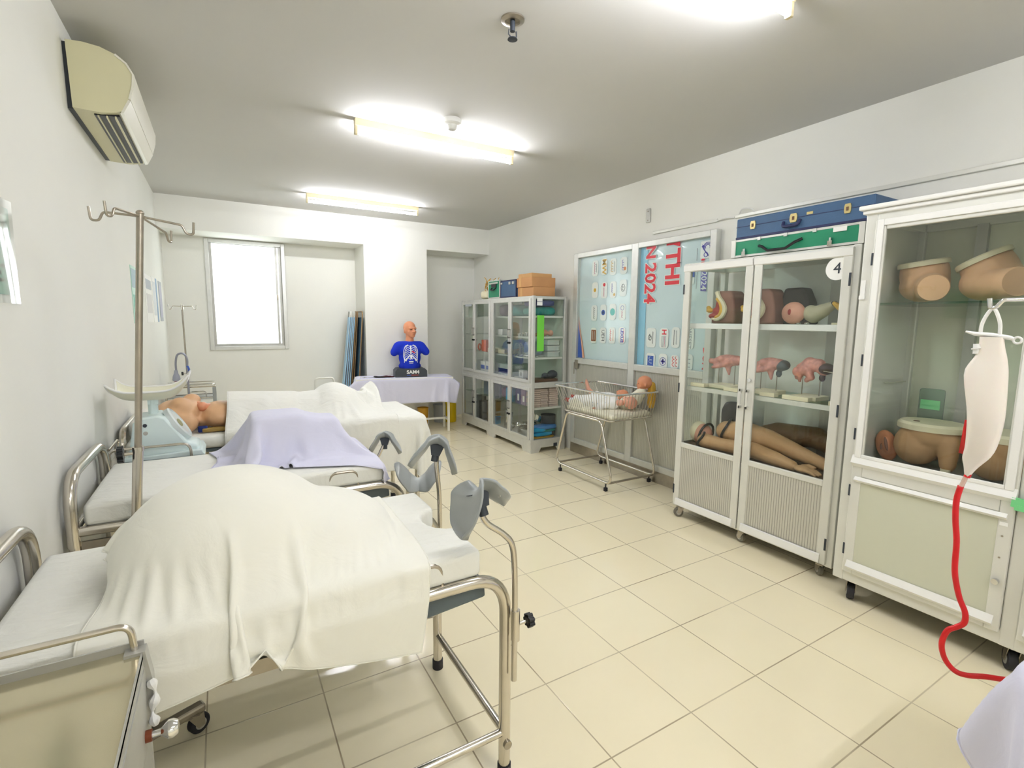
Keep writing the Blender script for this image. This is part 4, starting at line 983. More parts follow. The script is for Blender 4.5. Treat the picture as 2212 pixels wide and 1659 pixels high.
def basin(c, r, h, label, tilt=0, ax='X', name='steel_basin'):
    t = thing(name, label, 'basin', c, 0, 'steel basins at the cabinet bottom')
    R = Matrix.Rotation(tilt, 3, ax)
    part(G().lathe([(0,0),(r*.6,0),(r*.95,h*.8),(r*1.08,h),(r*1.06,h+.004),(r*.93,h*.85),(r*.58,.006),(0,.006)], c, R=R), 'bowl', M_chrome, t)
    return t
basin((3.12,4.92,z6), .1, .07, 'wide steel basin flat on the cabinet bottom'); basin((3.12,4.92,z6+.075), .095, .06, 'steel basin stacked in the wide one'); basin((3.08,5.12,z6), .08, .09, 'deep steel basin left of the stacked pair')
basin((3.22,4.88,z6+.15), .09, .06, 'steel basin leaning on its side above the stack', .6, 'Y')
for k in range(2):
    t = thing('kidney_dish', ['steel dish leaning at the cabinet bottom, left one','steel dish leaning at the cabinet bottom, right one'][k], 'dish', (3.05,5.22+.09*k,z6+.05)); 
    part(G().rbox((3.03,5.19+.09*k,z6), (3.06,5.26+.09*k,z6+.24), .012, 3, Matrix.Rotation(.2,3,'X')), 'dish', M_chrome, t)
bucket((3.28,4.74,z6), .085, .26, M_dark, 'large dark tub at the bottom behind the blue packages', r0=.075)
bucket((3.08,5.34,z6), .03, .13, M_cream, 'cream bottle at the bottom beside the leaning dishes', 'bottle', 'bottle', r0=.03, lid=M_white)
for k, (lo, hi, m) in enumerate((((2.99,4.61,z6+.03),(3.3,4.8,z6+.085),M_cyan),((2.99,4.61,z6+.08),(3.2,4.78,z6+.135),M_cyan),((3.08,4.62,z6+.075),(3.35,4.8,z6+.11),M_teal),((3.05,4.61,z6+.105),(3.36,4.77,z6+.16),M_cobalt),((3.02,4.63,z6),(3.34,4.8,z6+.03),M_yel))):
    soft(lo, hi, 40+k, 'wrapped_package', m, ['sky blue package lowest but one at the cabinet corner','sky blue package in the middle of the heap','green package squeezed in the heap','darker blue package on top of the heap','flat yellow package under the heap'][k], 'package', 'wrapped packages heaped at the corner', .04)
# ---- on top of the four-door cabinet
def case(name, label, lo, hi, m, trim, R=0, cat='case'):
    c = ((lo[0]+hi[0])/2, (lo[1]+hi[1])/2, lo[2]); t = thing(name, label, cat, c)
    part(G().box(lo, hi), 'shell', m, t, smooth=0, bevel=.006)
    w = .014; g = G(); e = .003
    for x in (lo[0]-e, hi[0]-w+e):
        for y in (lo[1]-e, hi[1]-w+e): g.box((x,y,lo[2]), (x+w,y+w,hi[2]))
    for z in (lo[2], hi[2]-w+e):
        for x in (lo[0]-e, hi[0]-w+e): g.box((x,lo[1]-e,z), (x+w,hi[1]+e,z+w))
        for y in (lo[1]-e, hi[1]-w+e): g.box((lo[0]-e,y,z), (hi[0]+e,y+w,z+w))
    part(g, 'edge_trim', trim, t, smooth=0, bevel=.002)
    return t
ZT = zt
t = case('equipment_case', 'green aluminium-edged case on the four-door cabinet, black handle on its side', (2.96,5.36,ZT), (3.25,5.66,ZT+.22), M_green, M_alu)
part(G().box((2.948,5.44,ZT+.135), (2.956,5.56,ZT+.175)).tube(fillet([(2.955,5.45,ZT+.13),(2.93,5.45,ZT+.10),(2.93,5.55,ZT+.10),(2.955,5.55,ZT+.13)],.02), .008, 8), 'handle', M_black, t)
part(G().box((2.95,5.40,ZT+.175),(2.957,5.62,ZT+.195)), 'latch_strip', M_alud, t, smooth=0)
t = case('equipment_case', 'blue case on the four-door cabinet between the green case and the cartons', (2.965,4.98,ZT), (3.25,5.345,ZT+.20), M_blue, M_blued)
part(G().box((2.955,5.02,ZT+.15),(2.965,5.06,ZT+.18)).box((2.955,5.10,ZT+.15),(2.965,5.14,ZT+.18)), 'latch', M_alud, t, smooth=0)
part(G().box((2.955,5.3,ZT+.16),(2.965,5.33,ZT+.18)), 'corner_plate', M_alud, t, smooth=0)
for k, (lo, hi, m) in enumerate((((2.97,4.62,ZT),(3.26,4.95,ZT+.10),M_card),((2.955,4.63,ZT+.10),(3.27,4.95,ZT+.205),M_card),((2.97,4.66,ZT+.205),(3.24,4.94,ZT+.25),M_cardl))):
    t = thing('cardboard_carton', ['bottom','middle','top and thinnest'][k]+' brown cardboard carton in the stack on the four-door cabinet', 'carton', ((lo[0]+hi[0])/2,4.8,lo[2]), 0, 'cardboard cartons on the cabinet')
    part(G().box(lo, hi), 'body', m, t, smooth=0, bevel=.004)
    part(G().box((lo[0]-.001,(lo[1]+hi[1])/2+.06,lo[2]+.002), (lo[0],(lo[1]+hi[1])/2+.11,hi[2])), 'tape', M_cardl, t, smooth=0)
    part(G().box((lo[0]+.01,(lo[1]+hi[1])/2-.003,hi[2]), (hi[0]-.01,(lo[1]+hi[1])/2+.003,hi[2]+.0006)), 'flap_seam', M_brown, t, smooth=0)
t = thing('straw_bundle', 'cream bag with a tangle of yellow straw tubes beside the green case', 'bundle', (3.08,5.82,ZT))
part(crumple((2.98,5.72,ZT),(3.15,5.97,ZT+.12), 61), 'bag', M_cream, t, smooth=180)
g = G(); rs = random.Random(3)
for k in range(26):
    p = [V((3.07+rs.uniform(-.05,.05), 5.80+rs.uniform(-.06,.06), ZT+.08))]
    for q in range(4): p.append(p[-1]+V((rs.uniform(-.05,.05), rs.uniform(-.06,.06), rs.uniform(.005,.065))))
    g.tube(spline(p,5), .0045, 5)
part(g, 'straw', M_yel, t, smooth=180)['kind'] = 'stuff'
# ---- cabinet with the number 4
fx, bx, ya, yb, zb, zt = 2.95, 3.40, 1.385, 2.55, .082, 1.905
c4_ = thing('display_cabinet', 'white two-door display cabinet on casters with a round number 4 sign', 'cabinet', ((fx+bx)/2, 1.97, 0))
g = frame3d(G(), fx, bx, ya, yb, zb, zt, .042, ((zb+.001, zb+.05), (zt-.045, zt-.001)))
part(g, 'frame', M_aluw, c4_, smooth=0, bevel=.005)
part(G().box((fx+.04, ya+.04, zt-.012), (bx-.04, yb-.04, zt-.005)), 'top_panel', M_glassg, c4_, smooth=0)
part(G().box((bx-.035, ya+.02, zb), (bx-.028, 2.12, zt-.03)).box((bx-.035, 2.12, zb), (bx-.028, yb-.04, .56)), 'back_panel', M_whitep, c4_, smooth=0)
part(G().box((bx-.05, 1.64, .6), (bx-.036, 1.73, zt-.05)), 'back_strip', M_alud, c4_, smooth=0)
part(G().box((fx+.05, yb-.016, .58), (bx-.04, yb-.012, zt-.04)), 'side_glass', M_glass, c4_, smooth=0)
part(G().box((fx+.02, yb-.02, zb+.03), (bx-.03, yb-.01, .58)), 'side_panel', M_rib, c4_, smooth=0)
part(G().box((fx+.02, ya+.01, zb+.03), (bx-.03, ya+.02, zt-.03)), 'side_panel', M_aluw, c4_, smooth=0)
s = part(G().box((fx+.05, ya+.03, 1.462), (bx-.04, yb-.03, 1.474)), 'shelf', M_glassg, c4_, smooth=0)
part(G().box((fx+.035, ya+.045, 1.438), (fx+.06, yb-.045, 1.476)), 'shelf_rail', M_white, s, smooth=0, bevel=.004)
s = part(G().box((fx+.05, ya+.03, 1.004), (bx-.04, yb-.03, 1.014)), 'shelf', M_glassg, c4_, smooth=0)
part(G().box((fx+.035, ya+.045, .985), (fx+.055, yb-.045, 1.014)).box((fx+.05, yb-.05, .99), (bx-.04, yb-.035, 1.012)), 'shelf_rail', M_aluw, s, smooth=0)
part(G().box((fx+.02, ya+.02, .548), (bx-.03, yb-.02, .562)), 'bottom_shelf', M_brown, c4_, smooth=0)
for (a, b, hs) in ((1.995, yb-.012, 0), (ya+.03, 1.985, 1)):
    z0, z1 = zb+.012, zt-.012
    d = part(G().frame('x', fx-.016, fx+.004, a, b, z0, z1, .052).box((fx-.016, a+.05, .552), (fx+.004, b-.05, .59)), 'door', M_aluw, c4_, smooth=0, bevel=.006, bseg=3)
    part(G().prism([(fx-.03, z0+.012), (fx-.016, z0), (fx-.016, z0+.06), (fx-.024, z0+.055)], 'y', a+.03, b-.03), 'bottom_moulding', M_white, d, smooth=0)
    part(G().prism([(fx-.026, z1-.008), (fx-.016, z1), (fx-.016, z1-.05), (fx-.022, z1-.045)], 'y', a+.0, b-.0), 'top_moulding', M_white, d, smooth=0)
    part(G().box((fx-.007, a+.048, .585), (fx-.003, b-.048, z1-.05)), 'glass', M_glass, d, smooth=0)
    part(G().box((fx-.010, a+.048, z0+.05), (fx-.004, b-.048, .555)), 'ribbed_panel', M_rib, d, smooth=0)
    hy = b-.02 if hs else a+.02
    part(G().box((fx-.04, hy-.007, .925), (fx-.03, hy+.007, 1.055)).box((fx-.04, hy-.007, .925), (fx-.016, hy+.007, .945)).box((fx-.04, hy-.007, 1.035), (fx-.016, hy+.007, 1.055)), 'handle', M_aluw, d, smooth=0, bevel=.003)
    yh = a+.006 if hs else b-.006
    for z in (.22, 1.0, 1.72): part(G().box((fx-.02, yh-.005, z-.035), (fx-.015, yh+.005, z+.035)), 'hinge', M_dark, d, smooth=0)
    if hs: part(G().cyl((fx-.016, hy-.005, 1.115), (fx-.03, hy-.005, 1.115), .011), 'lock', M_chrome, d)
sg = part(G().lathe([(0,0),(.062,0),(.062,.002),(0,.002)], (fx-.008,1.492,1.782), R=Matrix.Rotation(-PI/2,3,'Y'), seg=36), 'number_sign', M_whitep, c4_, smooth=0)
part(add_text(G(), '4', .085, (fx-.0115,1.492,1.782), (0,-1,0), (0,0,1), depth=.0006), 'numeral', M_dark, sg, smooth=0)
for y, yw in ((yb-.06, 2.6), (1.965, 1.3), (ya+.07, .9)):
    caster(c4_, fx+.03, y, zb, .036, M_castw, yw); caster(c4_, bx-.04, y, zb, .036, M_castw, .4)
# contents: pelvic section models
def section_model(y, w, label, h=.23, lip=True):
    t = thing('pelvis_section_model', label, 'model', (3.14, y, 1.475), 0, 'pelvis section models')
    hw = w/2
    P = [(y-hw, 1.476), (y+hw, 1.476), (y+hw*.98, 1.53), (y+hw*.72, 1.60), (y+hw*.62, 1.66), (y+hw*.7, 1.476+h), (y-hw*.55, 1.476+h), (y-hw*.75, 1.476+h-.03), (y-hw*.92, 1.6), (y-hw, 1.53)]
    part(G().prism(P, 'x', 3.09, 3.24), 'torso_block', M_skinb, t, bevel=.016, bseg=3, smooth=60)
    a = [(y+hw*.5, 1.476+h-.005), (y+hw*.3, 1.66), (y-hw*.05, 1.62), (y-hw*.25, 1.575), (y-hw*.05, 1.53), (y+hw*.4, 1.51), (y+hw*.75, 1.52)]
    part(G().tube(spline([(3.083, p[0], p[1]) for p in a], 6), .017, 8), 'spine_channel', M_cream, t)
    b = [(y+hw*.42, 1.655), (y+hw*.12, 1.62), (y+hw*.0, 1.575), (y+hw*.15, 1.535), (y+hw*.5, 1.52)]
    part(G().tube(spline([(3.078, p[0], p[1]) for p in b], 6), .014, 8), 'yellow_fat_layer', M_yel, t)
    part(organic([('e',(3.09,y+hw*.45,1.565),(.03,.035,.03)),('e',(3.09,y+hw*.7,1.53),(.03,.045,.022)),('e',(3.085,y+hw*.35,1.61),(.018,.018,.03))], .006, 2), 'uterus', M_redm, t, smooth=180)
    part(organic([('e',(3.085,y+hw*1.05,1.57),(.02,.032,.018)),('e',(3.085,y+hw*1.2,1.59),(.014,.02,.014))], .006, 2), 'fat_lobe', M_yel, t, smooth=180)
    return t
section_model(2.315, .19, 'brown pelvis section model at the left end of the top shelf, red uterus showing')
section_model(2.03, .20, 'second pelvis section model on the top shelf, behind the middle door frame')
t = thing('pelvis_section_model', 'dark-backed torso block standing behind the pink disc model', 'model', (3.26,1.86,1.475), 0, 'pelvis section models')
part(G().prism([(1.76,1.476),(1.96,1.476),(1.97,1.6),(1.94,1.71),(1.82,1.71),(1.78,1.62)], 'x', 3.2, 3.31), 'torso_block', mat('dark_brown_vinyl',(70,66,60),.6), t, bevel=.015, smooth=60)
dm = thing('breast_model', 'round pink disc model facing the glass on the top shelf', 'model', (3.1,1.81,1.475))
part(organic([('e',(3.10,1.81,1.547),(.035,.075,.07)),('e',(3.075,1.81,1.55),(.02,.03,.032))], .007, 3), 'body', M_skinp, dm, smooth=180)
part(organic([('e',(3.062,1.812,1.552),(.012,.012,.02))], .004, 1), 'orifice', M_redm, dm, smooth=180)
hm = thing('horn_model', 'cream and grey organ model tapering to a dark tip beside the pink disc', 'model', (3.13,1.66,1.475))
part(organic([('e',(3.12,1.715,1.545),(.04,.045,.05)),('c',[(3.13,1.70,1.535),(3.14,1.655,1.56),(3.15,1.61,1.59)],[.05,.042,.026])], .008, 3), 'body', mat('bone_plastic',(196,190,158),.5,noise=.1), hm, smooth=180)
part(organic([('e',(3.15,1.60,1.597),(.024,.022,.02))], .006, 1), 'tip', M_dark, hm, smooth=180)
for k, y in enumerate((1.75, 1.70)): one(G().ell((3.06,y,1.482), (.016,.014,.008)), 'glass_marble', M_chrome, ['left','right'][k]+' of two small shiny drops on the shelf below the horn model', 'bead', (3.06,y,1.475))
ym = thing('organ_model', 'yellow and red organ model at the right end of the top shelf', 'model', (3.12,1.51,1.475))
part(organic([('e',(3.12,1.50,1.57),(.04,.05,.035)),('c',[(3.1,1.53,1.57),(3.08,1.565,1.60)],[.022,.012])], .007, 2), 'yellow_lobe', M_yel, ym, smooth=180); part(organic([('e',(3.1,1.49,1.595),(.03,.03,.02))], .006, 2), 'red_lobe', M_redm, ym, smooth=180)
part(G().box((3.06,1.46,1.476),(3.2,1.56,1.488)).cyl((3.12,1.51,1.486),(3.12,1.51,1.55),.006), 'base', M_cream, ym, smooth=0)
# birth-stage models on rods
def stage_model(y, w, label, dark=None, fetus=True, seed=0, arch=0, drop=0):
    t = thing('fetal_stage_model', label, 'model', (3.14,y,1.014), 0, 'fetal stage models on rods')
    rs = random.Random(seed); hw = w/2; zc = 1.205
    bl = [('e',(3.14,y,zc+.01),(.055,hw*.8,.042)),('e',(3.13,y+hw*.55,zc-.005),(.045,hw*.45,.034)),('e',(3.14,y-hw*.45,zc+.012),(.05,hw*.5,.036)),
          ('e',(3.09,y+hw*.2,zc+.02),(.03,.03,.026)),('c',[(3.1,y-hw*.1,zc-.01),(3.08,y+hw*.25,zc-.03),(3.09,y+hw*.75,zc-.045)],[.022,.018,.012]),('e',(3.10,y+hw*.95,zc-.0),(.02,.016,.022)),
          ('c',[(3.12,y-hw*.1,zc-.02),(3.12,y-hw*.15,zc-.06),(3.12,y-hw*.2,zc-.09-drop)],[.026,.016,.008])]
    if arch:
        bl = [('c',[(3.13,y+hw*.85,zc-.055),(3.14,y+hw*.72,zc-.005),(3.14,y+hw*.25,zc+.03),(3.14,y-hw*.3,zc+.025),(3.14,y-hw*.6,zc-.005)],[.022,.036,.042,.04,.034]),('e',(3.10,y+hw*.3,zc-.01),(.03,.035,.034)),('e',(3.09,y+hw*.75,zc-.02),(.026,.024,.03)),
              ('c',[(3.1,y+hw*.1,zc-.02),(3.1,y-hw*.1,zc-.05),(3.11,y+hw*.2,zc-.07)],[.028,.022,.016]),('c',[(3.10,y+hw*.6,zc-.04),(3.11,y+hw*.62,zc-.08)],[.018,.01])]
    part(organic(bl, .007, 2), 'body', M_fleshm, t, smooth=180)
    if dark: part(organic([('e',(3.145,y-hw*.72,zc+.005),(.052,hw*.42,.036)),('e',(3.14,y-hw*.55,zc-.05),(.02,.018,.026))], .007, 2), 'sac', dark, t, smooth=180)
    for q in (-.5, .55): part(G().cyl((3.13,y+hw*q,1.03),(3.13,y+hw*q,zc-.0),.003,seg=8), 'rod', M_steeld, t)
    part(G().box((3.05,y-hw*.75,1.0155),(3.2,y+hw*.75,1.042)), 'base', M_cream, t, smooth=0, bevel=.003)
    return t
stage_model(2.275, .25, 'mottled pink fetal stage model on rods at the left end of the glass shelf', None, seed=1)
stage_model(1.955, .21, 'fetal stage model with a dark grey end on rods behind the middle door frame', M_greyv, seed=2)
stage_model(1.68, .20, 'arched fetal stage model with a dark back at the right of the glass shelf', mat('dark_flesh',(92,74,70),.5), seed=3, arch=1)
rb = thing('red_probe_model', 'small red bulb on a thin rod at the right end of the glass shelf', 'model', (3.1,1.47,1.014))
part(organic([('e',(3.1,1.455,1.185),(.022,.02,.03))], .006, 1), 'bulb', M_red, rb, smooth=180); part(G().cyl((3.1,1.47,1.19),(3.1,1.60,1.2),.003,seg=8).cyl((3.1,1.455,1.03),(3.1,1.455,1.17),.003,seg=8), 'rod', M_steel, rb); part(G().box((3.04,1.43,1.0145),(3.16,1.50,1.03)), 'base', M_cream, rb, smooth=0)
for k, (y, x, w) in enumerate(((2.42,3.045,.12),(2.14,3.04,.11),(1.88,3.045,.10),(1.70,3.045,.16),(1.47,3.035,.06))):
    boxes('model_stand', M_cream, 'empty cream stand block on the glass shelf, %s from the left' % ['first','second','third','fourth','fifth'][k], 'stand', (x-.05,y-w/2,1.0155), (x-.002,y+w/2,1.042), 'cream stand blocks on the glass shelf', bev=.002)
# manikin limbs on the bottom shelf
zz = .562
lm = thing('arm_model', 'tan manikin arm with an open hand lying along the front of the bottom shelf', 'manikin arm', (3.04,1.95,zz))
hx, hy, hz = 3.02, 1.63, zz+.038
bl = [('e',(3.05,2.37,zz+.055),(.055,.05,.052)),('c',[(3.05,2.36,zz+.055),(3.04,2.22,zz+.058),(3.05,2.08,zz+.062),(3.05,1.98,zz+.07),(3.04,1.82,zz+.055),(3.03,1.70,zz+.04)],[.052,.046,.05,.055,.046,.032]),
      ('e',(hx,1.63,hz),(.042,.05,.022))]
for k, (dx, ln) in enumerate(((-.034,.062),(-.013,.072),(.010,.072),(.03,.055))):
    bl.append(('c', [(hx+dx*.8,1.60,hz),(hx+dx,1.60-ln*.55,hz-.002),(hx+dx*1.05,1.60-ln,hz-.012)], [.0115,.0105,.009]))
bl.append(('c', [(hx+.035,1.65,hz+.006),(hx+.052,1.62,hz+.014),(hx+.054,1.585,hz+.01)], [.014,.012,.009]))
part(organic(bl, .006, 3), 'arm', M_skin2, lm, smooth=180)
l2 = thing('leg_model', 'tan manikin leg lying behind the arm on the bottom shelf', 'manikin leg', (3.16,1.85,zz))
part(organic([('c',[(3.15,2.26,zz+.135),(3.15,2.10,zz+.15),(3.14,1.93,zz+.145),(3.13,1.78,zz+.115),(3.13,1.60,zz+.075),(3.12,1.50,zz+.055)],[.075,.082,.066,.055,.04,.034]),('c',[(3.12,1.50,zz+.05),(3.11,1.455,zz+.045),(3.06,1.445,zz+.03)],[.036,.03,.022])], .009, 4), 'leg', M_skin2, l2, smooth=180)
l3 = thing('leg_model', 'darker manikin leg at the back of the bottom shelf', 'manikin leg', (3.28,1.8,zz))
part(organic([('c',[(3.27,2.13,zz+.10),(3.275,1.95,zz+.17),(3.275,1.7,zz+.19),(3.275,1.52,zz+.13)],[.07,.075,.07,.05]),('c',[(3.29,1.5,zz+.12),(3.28,1.475,zz+.06)],[.05,.035])], .01, 4), 'leg', mat('shaded_brown_vinyl',(116,86,56),.5), l3, smooth=180)  # second leg, in a darker brown than the tan one
hd = thing('capped_manikin', 'manikin head in a cream cap with a dark strap on the bottom shelf', 'manikin head', (3.1,2.46,zz))
part(organic([('e',(3.1,2.43,zz+.085),(.07,.075,.08)),('e',(3.06,2.39,zz+.06),(.04,.04,.05))], .008, 3), 'head', M_skinp, hd, smooth=180)
part(organic([('e',(3.105,2.465,zz+.095),(.076,.062,.082))], .008, 2), 'cap', M_cream, hd, smooth=180)
part(G().tube([(3.1+.078*math.cos(a), 2.40-.02*math.sin(a)+.0, zz+.085+.086*math.sin(a)) for a in [k*PI/9 for k in range(18)]], .009, 8, closed=True), 'strap', M_black, hd, smooth=180)
for k, (y, z, r) in enumerate(((2.235,.14,.083),(2.375,.056,.056))):
    one(G().tube([(3.15-.1*k+r*1.0*math.cos(a), y+.02*math.sin(a*2), zz+z+r*math.sin(a)) for a in [j*PI/10 for j in range(20)]], .009, 8, closed=True), 'leather_strap', M_black, ['black strap round the top of the tan manikin leg','black strap round the manikin arm stump'][k], 'strap', (3.1,y,zz), smooth=180)
bk = soft((3.30,2.2,zz), (3.36,2.45,zz+.33), 71, 'plastic_bag', mat('shadow_film',(70,66,70),.3,noise=.4), 'dark crumpled plastic bag behind the manikin head', 'bag')  # dark grey film, strongly mottled
# ---- cases on top of cabinet 4
t = case('equipment_case', 'long green aluminium-edged case on the number 4 cabinet, under the blue case', (2.96,1.395,1.907), (3.38,2.17,2.018), M_green, M_alu)
part(G().tube(fillet([(2.958,1.98,1.965),(2.935,1.945,1.955),(2.925,1.90,1.925),(2.925,1.79,1.925),(2.935,1.745,1.955),(2.958,1.71,1.975)], .015), .0085, 8), 'handle', M_black, t)
for y in (2.08, 1.55): part(G().box((2.945,y-.012,1.91),(2.957,y+.012,1.94)).cyl((2.951,y,1.935),(2.951,y,1.957),.007), 'latch', M_chrome, t)
for y in (1.98, 1.81, 1.64): part(G().box((2.950,y-.01,2.0),(2.957,y+.01,2.02)), 'clip', M_alu, t, smooth=0)
part(G().box((2.954,1.47,1.985),(2.957,1.54,2.01)), 'name_tag', M_whitep, t, smooth=0)
for y in (2.165, 1.40): part(G().box((2.953,y-.02,1.907),(2.962,y+.01,2.02)), 'corner_plate', M_aluw, t, smooth=0, bevel=.002)
t = thing('equipment_case', 'long blue leatherette case with gold clasps on top of the green case', 'case', (3.17,1.75,2.021))
part(G().box((2.958,1.345,2.021), (3.385,2.148,2.152)), 'shell', M_blue, t, smooth=0, bevel=.006)
part(G().box((2.9565,1.343,2.021),(3.386,2.15,2.036)), 'bottom_edge', M_blued, t, smooth=0, bevel=.003)
part(G().box((2.956,1.344,2.098),(2.958,2.149,2.101)), 'lid_seam', M_blued, t, smooth=0)
M_gold = mat('gold_plate', (206,190,132), .35, .5)
for y, s in ((2.03, 1), (1.77, 1.25), (1.475, 1)): 
    q = part(G().prism([(y-.013*s,2.075),(y+.013*s,2.075),(y+.017*s,2.087),(y+.017*s,2.11),(y+.013*s,2.125),(y-.013*s,2.125),(y-.017*s,2.11),(y-.017*s,2.087)], 'x', 2.951, 2.958), 'clasp', M_gold, t, smooth=0)
    part(G().box((2.9485,y-.006,2.088),(2.951,y+.006,2.108)), 'catch', M_brown, q, smooth=0)
part(G().tube(fillet([(2.957,1.83,2.085),(2.94,1.825,2.055),(2.94,1.735,2.055),(2.957,1.73,2.085)],.02), .009, 8), 'handle', M_blued, t)
part(G().box((2.9555,1.66,2.105),(2.958,1.695,2.12)), 'name_tag', M_gold, t, smooth=0)
# ---- tall white cabinet
fx, bx, ya, yb, zb, zt = 2.81, 3.40, -.07, 1.312, .118, 2.04
tc = thing('tall_cabinet', 'tall white framed glass cabinet on black casters beyond the red tube', 'cabinet', ((fx+bx)/2, .62, 0))
g = frame3d(G(), fx, bx, ya, yb, zb, zt, .052, ((zb+.001, zb+.075), (zt-.06, zt-.001)), ((.585, .055),))
part(g, 'frame', M_aluw, tc, smooth=0, bevel=.006)
part(G().box((fx-.03, ya-.03, zt), (bx, yb+.025, zt+.022)).box((fx-.015, ya-.015, zt-.02), (bx, yb+.012, zt)), 'cornice', M_white, tc, smooth=0, bevel=.006)
part(G().box((bx-.03, ya+.02, zb+.03), (bx-.022, yb-.02, zt-.03)), 'back_panel', mat('pale_olive_board',(226,226,208),.6), tc, smooth=0)
part(G().box((fx+.03, yb-.02, zb+.03), (bx-.03, yb-.012, zt-.03)).box((fx+.03, ya+.012, zb+.03), (bx-.03, ya+.02, zt-.03)), 'side_panel', M_aluw, tc, smooth=0)
part(G().box((bx-.06, 1.0, .76), (bx-.03, 1.045, zt-.05)), 'back_rail', M_alud, tc, smooth=0)
s = part(G().box((fx+.06, ya+.03, 1.578), (bx-.04, yb-.03, 1.588)), 'shelf', M_glassg, tc, smooth=0)
part(G().cyl((3.1,yb-.03,1.165),(3.3,yb-.05,1.165),.004,seg=8), 'shelf_peg', M_chrome, tc)
part(G().box((fx+.02, ya+.02, .735), (bx-.03, yb-.02, .752)), 'bottom_shelf', M_alud, tc, smooth=0)
for (a, b, hs) in ((.64, 1.262, 0), (-.06, .585, 1)):
    z0, z1 = .175, 1.985
    w = .048
    d = part(G().frame('x', fx-.014, fx+.006, a, b, z0, z1, w).box((fx-.014, a+w, .70), (fx+.006, b-w, .80)), 'door', M_aluw, tc, smooth=0, bevel=.005)
    part(G().prism([(fx-.032,.772),(fx-.014,.812),(fx-.014,.752)], 'y', a+.0, b-.0), 'middle_moulding', M_white, d, smooth=0)
    for pr in ([(fx-.03,.685),(fx-.014,.70),(fx-.014,.672)], [(fx-.03,.212),(fx-.014,.245),(fx-.014,.196)]): part(G().prism(pr, 'y', a+.02, b-.02), 'panel_moulding', M_white, d, smooth=0)
    part(G().frame('x', fx-.022, fx-.014, a+.01, b-.01, .80, z1, .03, .02, .03), 'glass_moulding', M_white, d, smooth=0, bevel=.004)
    part(G().box((fx-.006, a+w-.005, .80), (fx-.002, b-w+.005, z1-w+.005)), 'glass', M_glass, d, smooth=0)
    part(G().box((fx-.010, a+w-.005, z0+w-.005), (fx-.002, b-w+.005, .705)), 'lower_panel', mat('pale_sage_panel%d' % hs,(206,208,188),.45), d, smooth=0)
    hy = a+.028 if not hs else b-.028
    part(G().cyl((fx-.014, hy, .40), (fx-.034, hy, .40), .012), 'lock', M_chrome, d)
    if not hs:
        part(G().box((fx-.016,hy-.013,.645),(fx-.014,hy+.013,.66)), 'tape_tab', M_whitep, d, smooth=0)
        for z in (.60,.505): part(G().cyl((fx-.014,hy,z),(fx-.016,hy,z),.004,seg=10), 'screw', M_steeld, d)
    else:
        part(G().tube([(fx-.034,hy,.40),(fx-.04,hy,.375)],.003,6).box((fx-.042,hy-.012,.34),(fx-.038,hy+.002,.375)).box((fx-.037,hy+.0,.345),(fx-.034,hy+.012,.37)), 'keys', M_steeld, d, smooth=0)
    yh = b+.0 if not hs else a
    for z in (.30, .62, .92, 1.30, 1.80): part(G().box((fx-.016, yh-.004, z-.03), (fx-.011, yh+.004, z+.03)), 'hinge', M_dark, d, smooth=0)
part(G().box((fx-.004, 1.285, 1.62), (fx-.001, 1.305, 1.70)).box((fx-.007, 1.282, 1.605), (fx-.001, 1.309, 1.625)), 'door_wedge', M_white, tc, smooth=0)
part(G().box((fx-.03, .50, .735), (fx-.014, .652, .775), Matrix.Rotation(.05,3,'X')).box((fx-.034, .55, .728), (fx-.028, .64, .75)), 'green_tape', M_mint, tc, smooth=0)
for y in (yb-.075, .60, ya+.08):
    caster(tc, fx+.05, y, zb, .048, M_rubber, .5, .016); caster(tc, bx-.06, y, zb, .048, M_rubber, .3, .016)
# contents of the tall cabinet
def flat_end(p0, p1, r0, r1):
    p0, p1 = V(p0), V(p1); n = 10
    return ('t', [p0.lerp(p1, k/n) for k in range(n+1)], [r0+(r1-r0)*k/n for k in range(n+1)])
def hip_model(y, label, face, tilt, lid, zb_, name='hip_injection_model'):
    t = thing(name, label, 'model', (3.12,y,zb_), 0, 'tan hip models with cream lids')
    R = Matrix.Rotation(-tilt, 3, 'X') @ Matrix.Rotation(-.12, 3, 'Y'); n = R @ V((0,0,1)); L = V(lid)
    q0 = L-n*.012
    bl = [('t',[q0-n*.02*k for k in range(5)],[.099,.102,.104,.104,.10]),('e',q0-n*.085,(.104,.104,.08),R),('e',(3.12,y,zb_+.085),(.098,.098,.08)),('c',[(3.1,y-.01,zb_+.078),(3.05,y-.06,zb_+.074),V(face)+V((.02,.02,0))],[.076,.07,.062])]
    part(organic(bl, .009, 4), 'body', M_skin, t, smooth=180)
    fd = (V(face)-V((3.06,y-.05,zb_+.076))).normalized()
    q = fd.to_track_quat('Z','Y').to_matrix()
    part(G().lathe([(0,.032),(.060,.031),(.0645,.022),(.0645,-.03),(0,-.03)], V(face), R=q, seg=32), 'thigh_face', M_skin, t)
    part(G().lathe([(0,.012),(.102,.012),(.108,.006),(.108,-.014),(0,-.014)], L, R=R, seg=40), 'lid', M_cream, t)
    return t
hip_model(1.165, 'tan hip model, lid nearly level, at one end of the top glass shelf', (2.985,1.075,1.66), .10, (3.14,1.178,1.795), 1.592)
hip_model(.92, 'second tan hip model on the top glass shelf, lid tilted more steeply', (2.985,.79,1.668), .46, (3.14,.945,1.795), 1.592)
